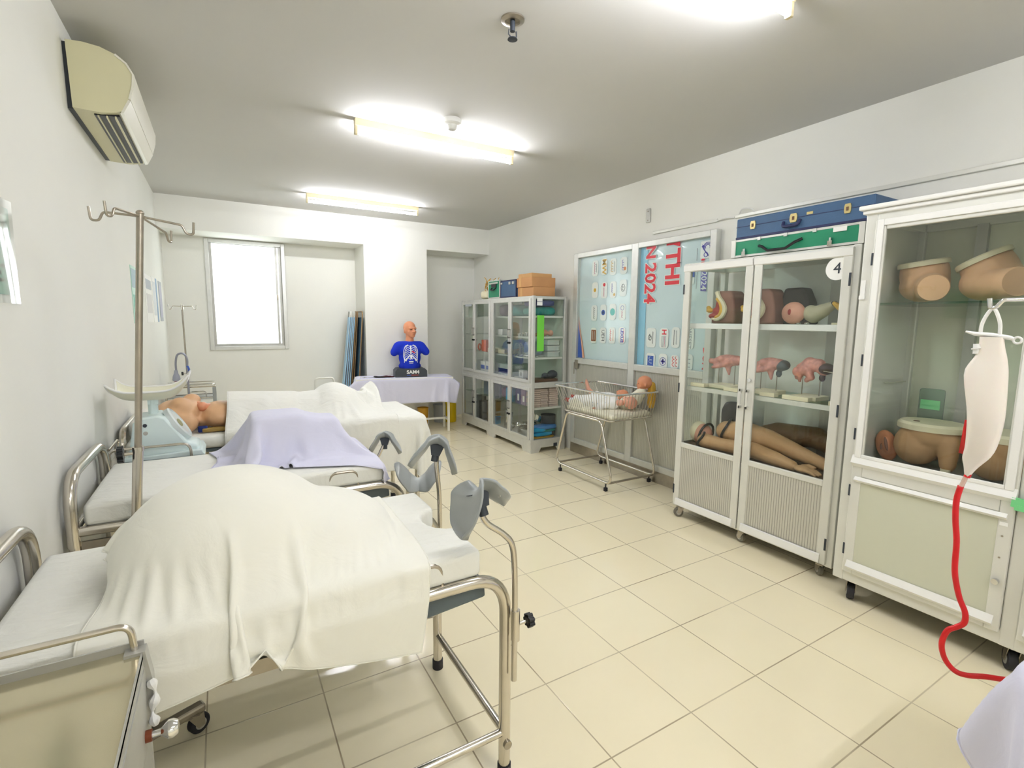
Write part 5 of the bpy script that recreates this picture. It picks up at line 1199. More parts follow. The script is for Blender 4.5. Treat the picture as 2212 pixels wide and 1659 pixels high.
def pelvis(y, label):
    t = thing('pelvis_trainer', label, 'model', (3.12,y,.753), 0, 'tan pelvis trainers with cream lids')
    bl = [('e',(3.14,y,.90),(.12,.145,.08)),('t',[(3.13,y,.965),(3.13,y,.93),(3.13,y,.89)],[.122,.124,.118]),('c',[(3.10,y+.045,.87),(3.10,y+.045,.856)],[.10,.10]),('c',[(3.08,y-.09,.90),(3.065,y-.10,.79)],[.05,.034]),('c',[(3.19,y+.04,.87),(3.19,y+.04,.85)],[.09,.09])]
    part(organic(bl, .009, 4), 'body', M_skin2, t, smooth=180)
    part(G().lathe([(0,.012),(.12,.012),(.132,.0),(.132,-.026),(0,-.026)], (3.13,y,.975), sx=.95, sy=1.1, seg=40), 'lid', M_cream, t)
    part(G().lathe([(0,.002),(.014,.002),(.014,0),(0,0)], (3.08,y+.05,.987), seg=14), 'screw_recess', M_brown, t)
    part(G().cyl((3.045,y-.10,.755),(3.045,y-.10,.775),.02), 'foot_ring', M_cream, t)
    return t
pelvis(1.06, 'tan pelvis trainer with a flat cream lid at the bottom of the tall cabinet'); pelvis(.76, 'second tan pelvis trainer, mostly behind the hanging white bag')
vm = thing('anatomy_pad_model', 'terracotta anatomy pad propped at the bottom left of the tall cabinet', 'model', (3.08,1.24,.753))
part(organic([('e',(3.09,1.235,.83),(.03,.052,.085),Matrix.Rotation(-.25,3,'X')),('e',(3.065,1.225,.84),(.018,.022,.05),Matrix.Rotation(-.25,3,'X'))], .007, 2), 'body', M_skino, vm, smooth=180)
part(organic([('e',(3.05,1.222,.845),(.008,.008,.04),Matrix.Rotation(-.25,3,'X')),('e',(3.055,1.245,.825),(.008,.006,.02))], .004, 1), 'fold', M_skinb, vm, smooth=180)
wb = thing('water_pouch', 'clear pouch with a green label standing behind the pelvis trainer', 'pouch', (3.25,1.13,.753))
part(G().rbox((3.27,1.075,.753),(3.31,1.185,1.14), .015, 3), 'pouch', glass_mat('clear_pouch',(216,230,224),1.5,.45), wb); part(G().box((3.266,1.085,1.03),(3.27,1.17,1.08)), 'label_patch', M_mint, wb, smooth=0)
# ------------------------------------------------------------------ wheeled baby basket
bt = thing('bassinet', 'steel wire baby basket on a bent tube stand in front of the partition', 'bassinet', (3.12,3.55,0))
for x in (2.85, 3.375):
    lp = fillet([(x,3.48,.61),(x,3.30,.61),(x,3.13,.075),(x,3.97,.075),(x,3.80,.61),(x,3.48,.61)], .07, 6)
    part(G().tube(lp, .011, 12), 'stand_loop', M_steel, bt)
    for y in (3.21, 3.89):
        part(G().cyl((x,y,.065),(x,y,.03),.006).box((x-.013,y-.013,0),(x+.013,y+.013,.032)), 'foot', M_rubber, bt, smooth=0)
for y in (3.17, 3.93): part(G().cyl((2.85,y,.08),(3.375,y,.08),.010), 'crossbar', M_steeld, bt)
def rect(x0, x1, y0, y1, z, r=.06): return fillet([((x0+x1)/2,y0,z),(x1,y0,z),(x1,y1,z),(x0,y1,z),(x0,y0,z),((x0+x1)/2-.001,y0,z)], r, 6)
TOP = (2.815,3.385,3.12,3.99,.862); BOT = (2.845,3.365,3.17,3.86,.628)
part(G().tube(rect(*TOP), .0085, 10, closed=True), 'top_rim', M_chrome, bt); part(G().tube(rect(*BOT), .007, 10, closed=True), 'bottom_rim', M_steel, bt)
def wire(p, q): return G().tube([p, V(p).lerp(V(q), .5)+V((0,0,-.0)), q], .0028, 6)
n = 24
for k in range(1, n):
    t = k/n
    for s in (0, 1):
        part(wire((TOP[s],TOP[2]+(TOP[3]-TOP[2])*t,TOP[4]),(BOT[s],BOT[2]+(BOT[3]-BOT[2])*t,BOT[4])), 'wire', M_steel, bt)
for k in range(1, 15):
    t = k/15
    for s in (2, 3): part(wire((TOP[0]+(TOP[1]-TOP[0])*t,TOP[s],TOP[4]),(BOT[0]+(BOT[1]-BOT[0])*t,BOT[s],BOT[4])), 'wire', M_steel, bt)
g = G()
for k in range(1, 9): g.cyl((BOT[0],BOT[2]+(BOT[3]-BOT[2])*k/9,.628),(BOT[1],BOT[2]+(BOT[3]-BOT[2])*k/9,.628),.003,seg=6)
part(g, 'floor_grid', M_steel, bt)
bp_ = one(G().rbox((2.87,3.19,.634),(3.345,3.84,.672),.015,3), 'basket_mattress', mat('cream_cotton',(240,236,214),.85,noise=.03), 'cream pad lying in the wire baby basket', 'pad', (3.1,3.5,.634), smooth=80)
XB = drape((3.10,3.50), (.62,.80), .70, 30, [lambda P: sd_box(P,(2.865,3.185,.634),(3.35,3.845,.678),.015), lambda P: sd_ell(P, A(2.95,3.75,.66), A(.07,.10,.09))], steps=60, iters=8, seed=12, floor=.645, crumple=.012)
XB[...,0] = np.clip(XB[...,0], 2.885, 3.325); XB[...,1] = np.clip(XB[...,1], 3.2, 3.82)
cloth(XB, 'baby_blanket', mat('cream_flannel',(244,240,220),.85), 'cream blanket bunched in the wire baby basket under the dolls', 'blanket', hem=False)
def print_mat(name):
    m = mat(name, (240,240,236), .85)
    nt = m.node_tree; b = nt.nodes['Principled BSDF']; v = nt.nodes.new('ShaderNodeTexVoronoi'); v.inputs['Scale'].default_value = 34
    tc = [q for q in nt.nodes if q.type == 'TEX_COORD'][0]; nt.links.new(tc.outputs['Object'], v.inputs['Vector'])
    r = nt.nodes.new('ShaderNodeMapRange'); r.inputs['From Min'].default_value = .12; r.inputs['From Max'].default_value = .2; nt.links.new(v.outputs['Distance'], r.inputs['Value'])
    x = nt.nodes.new('ShaderNodeMix'); x.data_type = 'RGBA'; x.inputs[6].default_value = lin((176,196,210))+(1,); x.inputs[7].default_value = lin((242,242,238))+(1,)
    nt.links.new(r.outputs['Result'], x.inputs[0]); nt.links.new(x.outputs[2], b.inputs['Base Color']); return m
M_print = print_mat('speckled_baby_cotton')
def face(c, R, s, m, root, ears=True):
    """baby doll head: skull, cheeks, nose, brow, ears, eyes and mouth; local +y looks out of the face, +z is the crown"""
    c = V(c); T = lambda *p: c+R @ V(p)*s
    bl = [('e',T(0,-.05,.12),(.95*s,1.05*s,.98*s),R),('e',T(0,.3,-.38),(.72*s,.62*s,.62*s),R),('e',T(.42,.48,-.42),(.3*s,.3*s,.28*s),R),('e',T(-.42,.48,-.42),(.3*s,.3*s,.28*s),R),
          ('e',T(0,.95,-.26),(.13*s,.17*s,.13*s),R),('e',T(0,.72,-.82),(.26*s,.22*s,.2*s),R),('e',T(0,.86,-.55),(.22*s,.14*s,.10*s),R),('e',T(0,.72,.22),(.6*s,.3*s,.2*s),R)]
    if ears: bl += [('e',T(q*.95,-.05,-.2),(.12*s,.2*s,.28*s),R) for q in (1,-1)]
    h = part(organic(bl, s*.09, 3), 'head', m, root, smooth=180)
    for q in (1, -1):
        e = part(G().ell(T(q*.34,.84,-.08), (.13*s,.07*s,.045*s), R, 12, 8), 'eye', M_brown, h, smooth=180)
    part(G().ell(T(0,.95,-.6), (.16*s,.05*s,.035*s), R, 12, 8), 'mouth', M_redm, h, smooth=180)
    return h
def orient(fwd, up):
    f = V(fwd).normalized(); u = V(up); u = (u-f*u.dot(f)).normalized(); r = f.cross(u)
    return Matrix((r, f, u)).transposed()
def hand_blobs(c, d, s):
    c = V(c); d = V(d).normalized(); o = d.orthogonal().normalized(); out = [('e', c, s*.55)]
    for k in range(4): out.append(('c', [c+o*s*(-.36+.24*k)+d*s*.3, c+o*s*(-.42+.28*k)+d*s*(.95 if k in (1,2) else .8)], [s*.17,s*.13]))
    out.append(('c', [c+o*s*.45, c+o*s*.8+d*s*.35], [s*.17,s*.13])); return out
# doll lying along the near side, in speckled clothes
d_ = thing('baby_doll', 'baby doll in speckled clothes lying along the near side of the basket', 'doll', (3.0,3.55,.68))
part(organic([('c',[(2.97,3.74,.715),(3.01,3.58,.735),(3.07,3.40,.74)],[.062,.072,.06]),('c',[(2.975,3.74,.71),(2.95,3.86,.705)],[.045,.034]),('c',[(3.0,3.76,.715),(3.01,3.86,.73)],[.042,.034]),
              ('c',[(3.03,3.40,.735),(2.945,3.46,.70)],[.034,.026]),('c',[(3.10,3.38,.74),(3.16,3.47,.73)],[.034,.028])], .008, 3), 'clothes', M_print, d_, smooth=180)
part(organic([('c',[(2.95,3.87,.705),(2.925,3.915,.715)],[.024,.02]),('c',[(3.01,3.865,.73),(3.0,3.92,.74)],[.022,.018])], .006, 2), 'feet', M_redm, d_, smooth=180)
part(organic(hand_blobs((2.925,3.48,.695),(-.3,.8,-.2),.022)+hand_blobs((3.175,3.5,.73),(.3,.8,0),.022), .0035, 1), 'hands', M_skinp, d_, smooth=180)
part(organic([('c',[(3.07,3.40,.745),(3.10,3.31,.755)],[.03,.026])], .006, 2), 'neck', M_skinp, d_, smooth=180)
face((3.13,3.24,.765), orient((-.35,-.1,.85),(.35,-1,.1)), .058, M_skinp, d_)
# doll behind, one arm up
d_ = thing('baby_doll', 'baby doll lying at the back of the basket, one arm raised above the rim', 'doll', (3.2,3.7,.68))
part(organic([('c',[(3.22,3.84,.72),(3.24,3.66,.735),(3.25,3.55,.74)],[.058,.066,.05]),('c',[(3.19,3.82,.73),(3.15,3.72,.775),(3.12,3.66,.72)],[.036,.034,.028])], .008, 3), 'clothes', M_print, d_, smooth=180)
part(organic([('c',[(3.22,3.86,.75),(3.205,3.92,.80),(3.20,3.945,.865)],[.026,.021,.017])]+hand_blobs((3.199,3.95,.885),(0,.15,1),.02), .005, 2), 'raised_arm', M_skinp, d_, smooth=180)
face((3.26,3.475,.79), orient((-.4,.1,.85),(.1,-1,.2)), .056, M_skino, d_)
# doll propped at the end
d_ = thing('baby_doll', 'baby doll propped up at the basket end, orange bald head above the rim', 'doll', (3.22,3.24,.68))
part(organic([('c',[(3.19,3.36,.735),(3.23,3.27,.79),(3.25,3.225,.86)],[.062,.062,.042]),('c',[(3.20,3.25,.83),(3.13,3.30,.78)],[.03,.024]),('c',[(3.29,3.25,.83),(3.31,3.32,.77)],[.03,.024])], .008, 3), 'clothes', mat('ivory_cotton',(236,234,214),.85), d_, smooth=180)
face((3.27,3.215,.935), orient((-.75,.55,.05),(0,0,1)), .063, M_skino, d_)
yb_ = soft((3.30,3.15,.70), (3.37,3.22,.95), 83, 'duster', M_yel, 'yellow soft duster standing behind the propped doll at the basket end', 'duster', amp=.05)
# ------------------------------------------------------------------ cloth-covered table with the auscultation manikin
TA = -.178; tx, ty, tz = 2.06, 6.33, .735; tl, tdp = 1.24, .36
ft = thing('side_table', 'white legged table under the lavender cloth against the column', 'table', (tx,ty,0), TA)
RT = Matrix.Translation((tx,ty,0)) @ Matrix.Rotation(TA,4,'Z')
part(G().box((-tl/2,-tdp/2,tz-.025),(tl/2,tdp/2,tz)), 'table_top', M_white, ft, smooth=0, world=False)
for x in (-tl/2+.06, tl/2-.06):
    for y in (-tdp/2+.04, tdp/2-.04): part(G().box((x-.015,y-.015,0),(x+.015,y+.015,tz-.025)), 'leg', M_acl, ft, smooth=0, world=False)
    part(G().box((x-.012,-tdp/2+.05,.14),(x+.012,tdp/2-.05,.165)), 'stretcher', M_acl, ft, smooth=0, world=False)
part(G().box((-tl/2+.06,-.012,.14),(tl/2-.06,.012,.165)), 'stretcher', M_acl, ft, smooth=0, world=False)
def to_l(P):
    c, s = math.cos(-TA), math.sin(-TA); q = P.copy(); x, y = P[:,0]-tx, P[:,1]-ty
    q[:,0] = x*c-y*s; q[:,1] = x*s+y*c; return q
def back_(n):
    c, s = math.cos(TA), math.sin(TA); m = n.copy(); m[:,0] = n[:,0]*c-n[:,1]*s; m[:,1] = n[:,0]*s+n[:,1]*c; return m
def tabsd(P):
    d, n = sd_box(to_l(P), (-tl/2,-tdp/2,.2), (tl/2,tdp/2,tz+.002), .004); return d, back_(n)
def pin_t(x, y):
    q = to_l(np.stack([x.ravel(), y.ravel(), x.ravel()*0], -1)); return ((np.abs(q[:,0]) < tl/2-.005) & (np.abs(q[:,1]) < tdp/2-.005)).reshape(x.shape)
pin_t.z = tz+.009
XT = drape((tx-math.sin(-TA)*(-.125)*-1, ty-.125), (1.44,.74), tz+.02, 50, [tabsd], ang=TA, steps=110, iters=10, seed=6, fric=.9, crumple=.001, pins=pin_t)
XT[...,1] = np.minimum(XT[...,1], 6.592)
cloth(XT, 'tablecloth', M_lav, 'pale lavender cloth draped over the table by the column', 'tablecloth')
mk = thing('auscultation_manikin', 'armless bald manikin bust in a royal blue rib cage t-shirt on a dark base', 'manikin', (2.13,6.30,tz+.006), TA)
b0 = tz+.007
# everything below is in the manikin's own frame: x to its left, -y to the front
L_ = dict(world=False)
base = [(-.205,0),(.205,0),(.205,.085),(.175,.115),(-.175,.115),(-.205,.085)]
bs = part(G().prism(base, 'y', -.13, .12), 'base', M_dark, mk, smooth=0, bevel=.006, **L_)
part(add_text(G(), 'SAM4', .062, (.02,-.1315,.068), (1,0,0), (0,0,1), depth=.001, bold=.002, sx=1.1), 'lettering', M_bawht, bs, smooth=0, **L_)
part(G().box((-.06,-.132,.024),(-.005,-.13,.034)), 'blue_line', M_babl, bs, smooth=0, **L_); part(G().box((-.003,-.132,.024),(.09,-.13,.034)), 'red_line', M_redm, bs, smooth=0, **L_)
tb = [('e',(0,0,.25),(.145,.095,.15)),('e',(0,-.005,.34),(.155,.105,.10)),('c',[(-.13,.0,.405),(.13,.0,.405)],[.062,.062]),('e',(0,.0,.40),(.12,.085,.075)),('c',[(-.15,0,.395),(-.20,-.005,.32)],[.062,.052]),('c',[(.15,0,.395),(.21,-.01,.325)],[.062,.052]),('c',[(0,0,.12),(0,0,.2)],[.125,.13]),('e',(0,.01,.14),(.15,.09,.06))]
gt = organic(tb, .011, 4); ts = part(gt, 't_shirt', M_tee, mk, smooth=180, **L_)
from mathutils.bvhtree import BVHTree
bv = BVHTree.FromPolygons([tuple(v) for v in gt.v], gt.f)
def onchest(x, z, off=.0015):
    h = bv.ray_cast(V((x,-.5,z)), V((0,1,0)))
    return V((x, h[0].y-off, z)) if h[0] is not None else V((x,-.1,z))
px_ = .0
def strip(pts, r): return G().tube([onchest(px_+x, z) for x, z in spline2(pts)], r, 6)
def spline2(p): return [(q.x, q.y) for q in spline([(a, b, 0) for a, b in p], 5)]
part(strip([(0,.41),(0,.37),(0,.33),(0,.30)], .009), 'sternum_print', M_bawht, ts, smooth=180, **L_)
for k in range(7):
    z = .405-.026*k; w = .05+.035*math.sin(min(1,(k+1)/6)*PI*.55); dr = .012+.006*k
    for s in (-1, 1):
        part(strip([(s*.008,z-.004-.002*k),(s*w*.55,z+.004),(s*w*.92,z-dr*.6),(s*w,z-dr-.012)], .0042), 'rib_print', M_bawht, ts, smooth=180, **L_)
for s in (-1, 1):
    part(strip([(s*.03,.42),(s*.062,.405),(s*.085,.36),(s*.09,.30),(s*.085,.245),(s*.068,.21)], .005), 'lung_outline', M_bawht, ts, smooth=180, **L_)
    part(strip([(s*.012,.285),(s*.035,.262),(s*.055,.235),(s*.066,.21)], .008), 'rib_print', M_bawht, ts, smooth=180, **L_)
part(strip([(.015,.335),(.035,.328),(.048,.318)], .0075), 'heart_print', M_bared, ts, smooth=180, **L_)
part(strip([(0,.285),(.003,.26),(0,.24)], .012), 'spine_print', M_bawht, ts, smooth=180, **L_)
part(strip([(-.028,.205),(0,.205),(.028,.205)], .008), 'print_caption', M_bawht, ts, smooth=180, **L_); part(strip([(-.025,.185),(0,.185),(.025,.185)], .003), 'print_caption', M_bawht, ts, smooth=180, **L_)
hyaw = Matrix.Rotation(.42, 3, 'Z')
def H(x, y, z): return hyaw @ V((x, y, 0)) + V((0.01, 0, z))
hb = [('e',H(0,.015,.64),(.076,.092,.085),hyaw),('e',H(0,-.03,.575),(.058,.06,.062),hyaw),('e',H(0,-.055,.535),(.034,.03,.026),hyaw),('e',H(0,-.0,.60),(.068,.075,.08),hyaw),
      ('c',[(0,.012,.43),(0.005,.01,.50),H(0,.01,.56)],[.062,.052,.052]),('c',[H(0,-.082,.625),H(0,-.099,.60),H(0,-.104,.588)],[.009,.012,.014]),('e',H(.016,-.088,.586),(.009,.01,.007),hyaw),('e',H(-.016,-.088,.586),(.009,.01,.007),hyaw),
      ('c',[H(-.042,-.066,.635),H(0,-.08,.633),H(.042,-.066,.635)],[.013,.012,.013]),('c',[H(-.02,-.079,.557),H(0,-.085,.56),H(.02,-.079,.557)],[.007,.009,.007]),('c',[H(-.016,-.078,.545),H(.016,-.078,.545)],[.008,.008]),
      ('e',H(.04,-.05,.585),(.02,.022,.022),hyaw),('e',H(-.04,-.05,.585),(.02,.022,.022),hyaw),('e',H(.074,.012,.60),(.01,.02,.034),hyaw),('e',H(-.074,.012,.60),(.01,.02,.034),hyaw)]
hd_ = part(organic(hb, .0048, 2), 'head', M_skino, mk, smooth=180, **L_)
for s in (-1, 1): part(G().ell(H(s*.032,-.077,.617), (.014,.006,.004), hyaw, 12, 8), 'eye_line', M_brown, hd_, smooth=180, **L_)
part(G().ell(H(0,-.089,.551), (.017,.004,.0018), hyaw, 12, 6), 'mouth_line', M_redm, hd_, smooth=180, **L_)
st = thing('stethoscope', 'dark coiled stethoscope lying on the cloth left of the blue manikin', 'stethoscope', (1.78,6.30,tz+.006))
g = G()
for k in range(3): g.tube([(1.80+(.13-.02*k)*math.cos(a)-.03*k, 6.29+(.05-.008*k)*math.sin(a), tz+.012+.006*k+.004*math.sin(3*a)) for a in [q*PI/14 for q in range(28)]], .005, 8, closed=True)
part(g, 'tubing', M_black, st); part(G().tube(spline([(1.66,6.32,tz+.013),(1.60,6.30,tz+.012),(1.56,6.33,tz+.012)]), .0035, 8).cyl((1.545,6.33,tz+.004),(1.545,6.33,tz+.02),.016), 'chest_piece', M_chrome, st); part(G().tube(spline([(1.72,6.26,tz+.014),(1.80,6.25,tz+.03),(1.9,6.27,tz+.014)]), .006, 8), 'red_tubing', mat('maroon_rubber',(96,34,44),.4), st)
one(G().cyl((1.50,6.34,tz+.005),(1.50,6.34,tz+.02),.013), 'white_cap', M_white, 'tiny white cap at the left end of the lavender tablecloth', 'cap', (1.50,6.34,tz+.005))
# under and beside the table
t = thing('gas_canister', 'bright yellow canister with a black ringed neck between table and glass cabinet', 'canister', (2.86,6.66,0))
part(G().lathe([(0,0),(.078,0),(.085,.015),(.085,.30),(.07,.345),(.05,.36),(0,.36)], (2.86,6.66,0)), 'body', M_yelt, t); part(G().lathe([(.052,.355),(.06,.36),(.06,.385),(.05,.39)], (2.86,6.66,0)), 'collar', M_orange, t)
part(G().lathe([(.045,.385)]+[(.05+.012*(k % 2), .395+.013*k) for k in range(10)]+[(.03,.53),(0,.53)], (2.86,6.66,0)), 'ringed_neck', M_black, t)
bucket((2.72,6.72,0), .10, .26, mat('grey_bin',(176,180,180),.5), 'grey bin on the floor under the end of the lavender table', 'waste_bin', 'bin'); 
bucket((2.36,6.46,0), .075, .28, mat('ochre_plastic',(200,150,40),.45), 'ochre tub on the floor under the lavender table', 'storage_tub', 'tub')
# ------------------------------------------------------------------ folding stretchers leaning in the recess
for k in range(7):
    bronze = k >= 4
    t = thing('folded_screen', ['blue-edged folded panel farthest left of the leaning stack','second blue-edged panel from the left in the leaning stack','third blue-edged panel from the left in the leaning stack','last blue-edged panel before the bronze ones in the leaning stack','first bronze-edged panel in the leaning stack, beside the blue-edged ones','middle bronze-edged panel in the leaning stack','bronze-edged panel with the slate blue face nearest the column'][k], 'folded panel', (1.30+.027*k,6.85,0), 0, 'folded panels leaning on the column')
    last = k == 6
    x0, x1 = (1.30+.03*k, 1.485+.0185*k) if not last else (1.50, 1.618); h = 1.585; lean = (x1-x0)/h
    ya_, dp = (6.74, .2) if not last else (6.645, .40); az = .10 if not last else .0
    def PT(s, z, dx=0): return V((x0+dx+z*lean+s*math.sin(az), ya_+s*math.cos(az), z))
    loop = fillet([PT(.1,.012),PT(0,.012),PT(0,h),PT(dp,h),PT(dp,.012),PT(.101,.012)], .05, 5)
    part(G().tube(loop, .0082, 10, closed=True), 'tube_frame', M_bronze if bronze else M_aluw, t)
    a = .005 if not bronze else .004; s0 = -.0095 if not bronze else .006
    vs = [PT(s0,.1,-a),PT(dp-.01,.1,-a),PT(dp-.01,h-.075,-a),PT(s0,h-.075,-a)]; vs += [v+V((2*a,0,0)) for v in vs]
    part(G().add(vs, [(0,1,2,3),(7,6,5,4),(0,4,5,1),(1,5,6,2),(2,6,7,3),(3,7,4,0)]), 'panel', M_steelb if last else M_bronze if bronze else M_sky, t, smooth=0)
# ------------------------------------------------------------------ drip poles
def hookarm(c, e, r, drop=.03):
    c, e = V(c), V(e); d = (e-c); d.z = 0; d.normalize()
    return fillet([c, e-d*.035, e-d*.022+V((0,0,-drop)), e+V((0,0,-drop*1.05)), e+d*.003+V((0,0,.014))], .014, 5)
ip = thing('drip_pole', 'tall steel drip pole with four hooks clamped at the head of the middle bed', 'drip pole', (-.318,2.235,.66))
pb, pm, ptp = V((-.318,2.235,.66)), V((-.288,2.235,1.005)), V((-.2235,2.235,1.85))
part(G().cyl(pb, pm, .0165), 'socket_tube', M_steel, ip); part(G().cyl(pm-V((0,0,.012)), pm+V((0,0,.004)), .0185), 'collar', M_steel, ip)
part(G().cyl(pm, ptp, .0115), 'pole', M_steeld, ip); part(G().ell(ptp, (.013,.013,.01)), 'pole_cap', M_steeld, ip)
pt = ptp+V((0,0,-.012))
for e in ((-.362,2.235,1.842),(-.068,2.25,1.822),(-.30,2.105,1.842),(-.148,2.41,1.808)):
    part(G().tube(hookarm(pt, e, .0042), .0042, 10), 'hook_arm', M_steeld, ip)
clampknob(ip, V((-.302,2.235,.985)), (-1,-.05,.0), .03)
ip2 = thing('drip_pole', 'thin steel drip pole standing in the back corner beside the window', 'drip pole', (-.345,6.5,0))
part(G().cyl((-.345,6.5,.04),(-.349,6.5,1.61),.009), 'pole', M_steeld, ip2); part(G().cyl((-.345,6.5,.04),(-.345,6.5,.88),.013), 'socket_tube', M_steel, ip2)
for e in ((-.47,6.5,1.61),(-.22,6.5,1.61),(-.35,6.38,1.61),(-.345,6.6,1.61)): part(G().tube(hookarm((-.349,6.5,1.605), e, .004, .035), .004, 8), 'hook_arm', M_steel, ip2)
clampknob(ip2, (-.352,6.5,.875), (-1,-.2,0), .018)
for k in range(4):
    a = k*PI/2+.5; part(G().tube([(-.345,6.5,.05),(-.345+.16*math.cos(a),6.5+.16*math.sin(a),.03)],.011,8).ell((-.345+.16*math.cos(a),6.5+.16*math.sin(a),.018),.018), 'base_foot', M_steeld, ip2)
gl_ = thing('gooseneck_lamp', 'grey gooseneck examination lamp bent over by the back corner', 'lamp', (-.30,5.62,0))
part(G().tube(spline([(-.30,5.62,.04),(-.298,5.62,.6),(-.296,5.62,.98),(-.292,5.62,1.08),(-.305,5.62,1.13),(-.335,5.62,1.15),(-.37,5.62,1.13),(-.385,5.62,1.06),(-.386,5.62,.98)],6), .009, 10), 'neck', mat('grey_flex',(150,152,164),.35,.5), gl_)
part(G().lathe([(.014,.09),(.018,.06),(.03,.03),(.034,0),(.028,-.012),(.02,-.012)], (-.388,5.62,.90)), 'lamp_head', mat('lamp_head_grey',(160,164,180),.35), gl_); part(G().lathe([(0,-.008),(.02,-.008),(.02,-.018),(0,-.018)], (-.388,5.62,.9)), 'lens', mat('maroon_lens',(120,50,70),.3), gl_)
part(G().cyl((-.296,5.62,1.03),(-.283,5.62,.995),.01).ell((-.281,5.62,.985),.011), 'switch_knob', M_babl, gl_); part(G().lathe([(0,.04),(.12,.03),(.13,0),(0,0)], (-.30,5.62,0)), 'base', M_dark, gl_)
# ------------------------------------------------------------------ steel carts
def cart(name, label, x0, x1, y0, y1, zt, rail=None, shelf=.25, wheels=True, m=None):
    t = thing(name, label, 'cart', ((x0+x1)/2,(y0+y1)/2,0)); m = m or M_steel; r = .012
    part(G().box((x0,y0,zt-.012),(x1,y1,zt)), 'top_tray', m, t, smooth=0, bevel=.003); part(G().box((x0,y0,shelf-.012),(x1,y1,shelf)), 'lower_shelf', m, t, smooth=0, bevel=.003)
    for x in (x0+.012, x1-.012):
        for y in (y0+.012, y1-.012):
            part(G().cyl((x,y,.07),(x,y,zt-.002),r), 'leg', M_steel, t); caster(t, x, y, .09, .032, M_rubber, .3)
    return t
sc_ = cart('instrument_cart', 'low steel cart carrying the pale blue baby scale between two beds', -.515, -.11, 2.965, 3.255, .765)
part(G().tube(fillet([(-.50,2.975,.765),(-.50,2.975,.845),(-.17,2.975,.845),(-.165,2.975,.765)],.04), .0065, 10), 'guard_rail', M_steel, sc_)
part(G().tube(fillet([(-.50,2.99,.845),(-.50,3.24,.845),(-.50,3.245,.765)],.03), .0065, 10), 'guard_rail', M_steel, sc_)
# baby scale
bs_ = thing('baby_scale', 'pale blue mechanical baby scale with a flared ivory tray', 'scale', (-.3,3.1,.767))
prof = [(-.445,.768),(-.43,.80),(-.405,.955),(-.385,.985),(-.30,.992),(-.268,.978),(-.195,.862),(-.18,.835),(-.135,.822),(-.128,.768)]
part(G().prism(prof, 'y', 3.025, 3.215), 'housing', M_scale, bs_, bevel=.012, bseg=3, smooth=50)
part(G().prism([(-.45,.768),(-.45,.79),(-.12,.80),(-.105,.768)], 'y', 3.005, 3.235), 'base_plate', M_scale, bs_, bevel=.006, smooth=50)
R_ = Matrix.Rotation(1.005, 3, 'Y')
part(G().lathe([(.082,-.012),(.094,-.01),(.094,.012),(.086,.018),(.082,.012),(0,.012),(0,-.012)], (-.226,3.12,.925), R=R_, sx=1.0, sy=1.0), 'dial_rim', mat('pale_grey_enamel',(214,222,222),.3), bs_, smooth=40)
part(G().lathe([(0,.0135),(.05,.0135),(.05,.0125),(0,.0125)], (-.226,3.12,.925), R=R_, sx=.45), 'dial_window', mat('olive_dial',(150,156,110),.35), bs_, smooth=0)
part(G().cyl((-.325,3.12,.985),(-.325,3.12,1.06),.022).box((-.345,3.10,1.04),(-.30,3.14,1.062)), 'tray_post', M_scale, bs_, smooth=40)
part(G().cyl((-.355,3.028,.945),(-.355,3.02,.945),.009), 'zero_screw', M_dark, bs_); part(G().cyl((-.355,3.0265,.905),(-.355,3.0235,.905),.010), 'maker_badge', M_alud, bs_)
P = []
for i in range(21):
    u = i/20; x = -.478+.30*u; e = abs(u-.47)/.53; zc = 1.064+.075*e**4.5; row = []
    for j in range(13):
        v = -1+2*j/12; row.append((x-(.02 if u < .5 else -.02)*e**3*abs(v)**2, 3.12+.125*v*(1+.10*e**2), zc+.052*abs(v)**2.6))
    P.append(row)
ty_ = part(G().grid(P), 'tray', M_tray, bs_, smooth=180, subd=1, solid=.005)
rim = [P[0][j] for j in range(13)]+[P[i][12] for i in range(1,21)]+[P[20][j] for j in range(11,-1,-1)]+[P[i][0] for i in range(19,0,-1)]
part(G().tube(rim, .0055, 8, closed=True), 'tray_rim', M_white, ty_, smooth=180)
# back cart
bc = cart('instrument_cart', 'shiny steel cart in the back corner under the thin drip pole', -.50, -.075, 5.72, 6.02, .815, shelf=.3)
for z in (.83, .70): part(G().tube(fillet([(-.49,5.73,z),(-.085,5.73,z),(-.085,6.01,z),(-.49,6.01,z)],.02), .006, 8), 'guard_rail', M_chrome, bc)
part(G().box((-.105,5.715,.3),(-.075,5.72,.80)).box((-.08,5.72,.3),(-.075,6.02,.69)), 'side_panel', M_grey, bc, smooth=0); part(G().box((-.5,5.72,.68),(-.08,6.02,.69)), 'middle_shelf', M_alu, bc, smooth=0)
part(G().tube(fillet([(-.30,5.74,.69),(-.30,5.74,.76),(-.16,5.74,.76),(-.16,5.74,.69)],.03), .006, 8), 'handle', M_chrome, bc)
t = thing('tubular_stand', 'white tubular frame rising behind the sheeted knees on the farthest bed', 'frame', (.77,4.6,0))
part(G().tube(fillet([(.69,4.6,.02),(.69,4.6,.965),(.85,4.6,.965),(.85,4.6,.02)],.035), .008, 10), 'hoop', M_aluw, t); part(G().tube(fillet([(.69,4.95,.02),(.69,4.95,.5),(.85,4.95,.5),(.85,4.95,.02)],.03), .008, 10), 'rear_hoop', M_aluw, t)
part(G().box((.69,4.6,.46),(.85,4.95,.48)), 'seat_board', M_aluw, t, smooth=0)
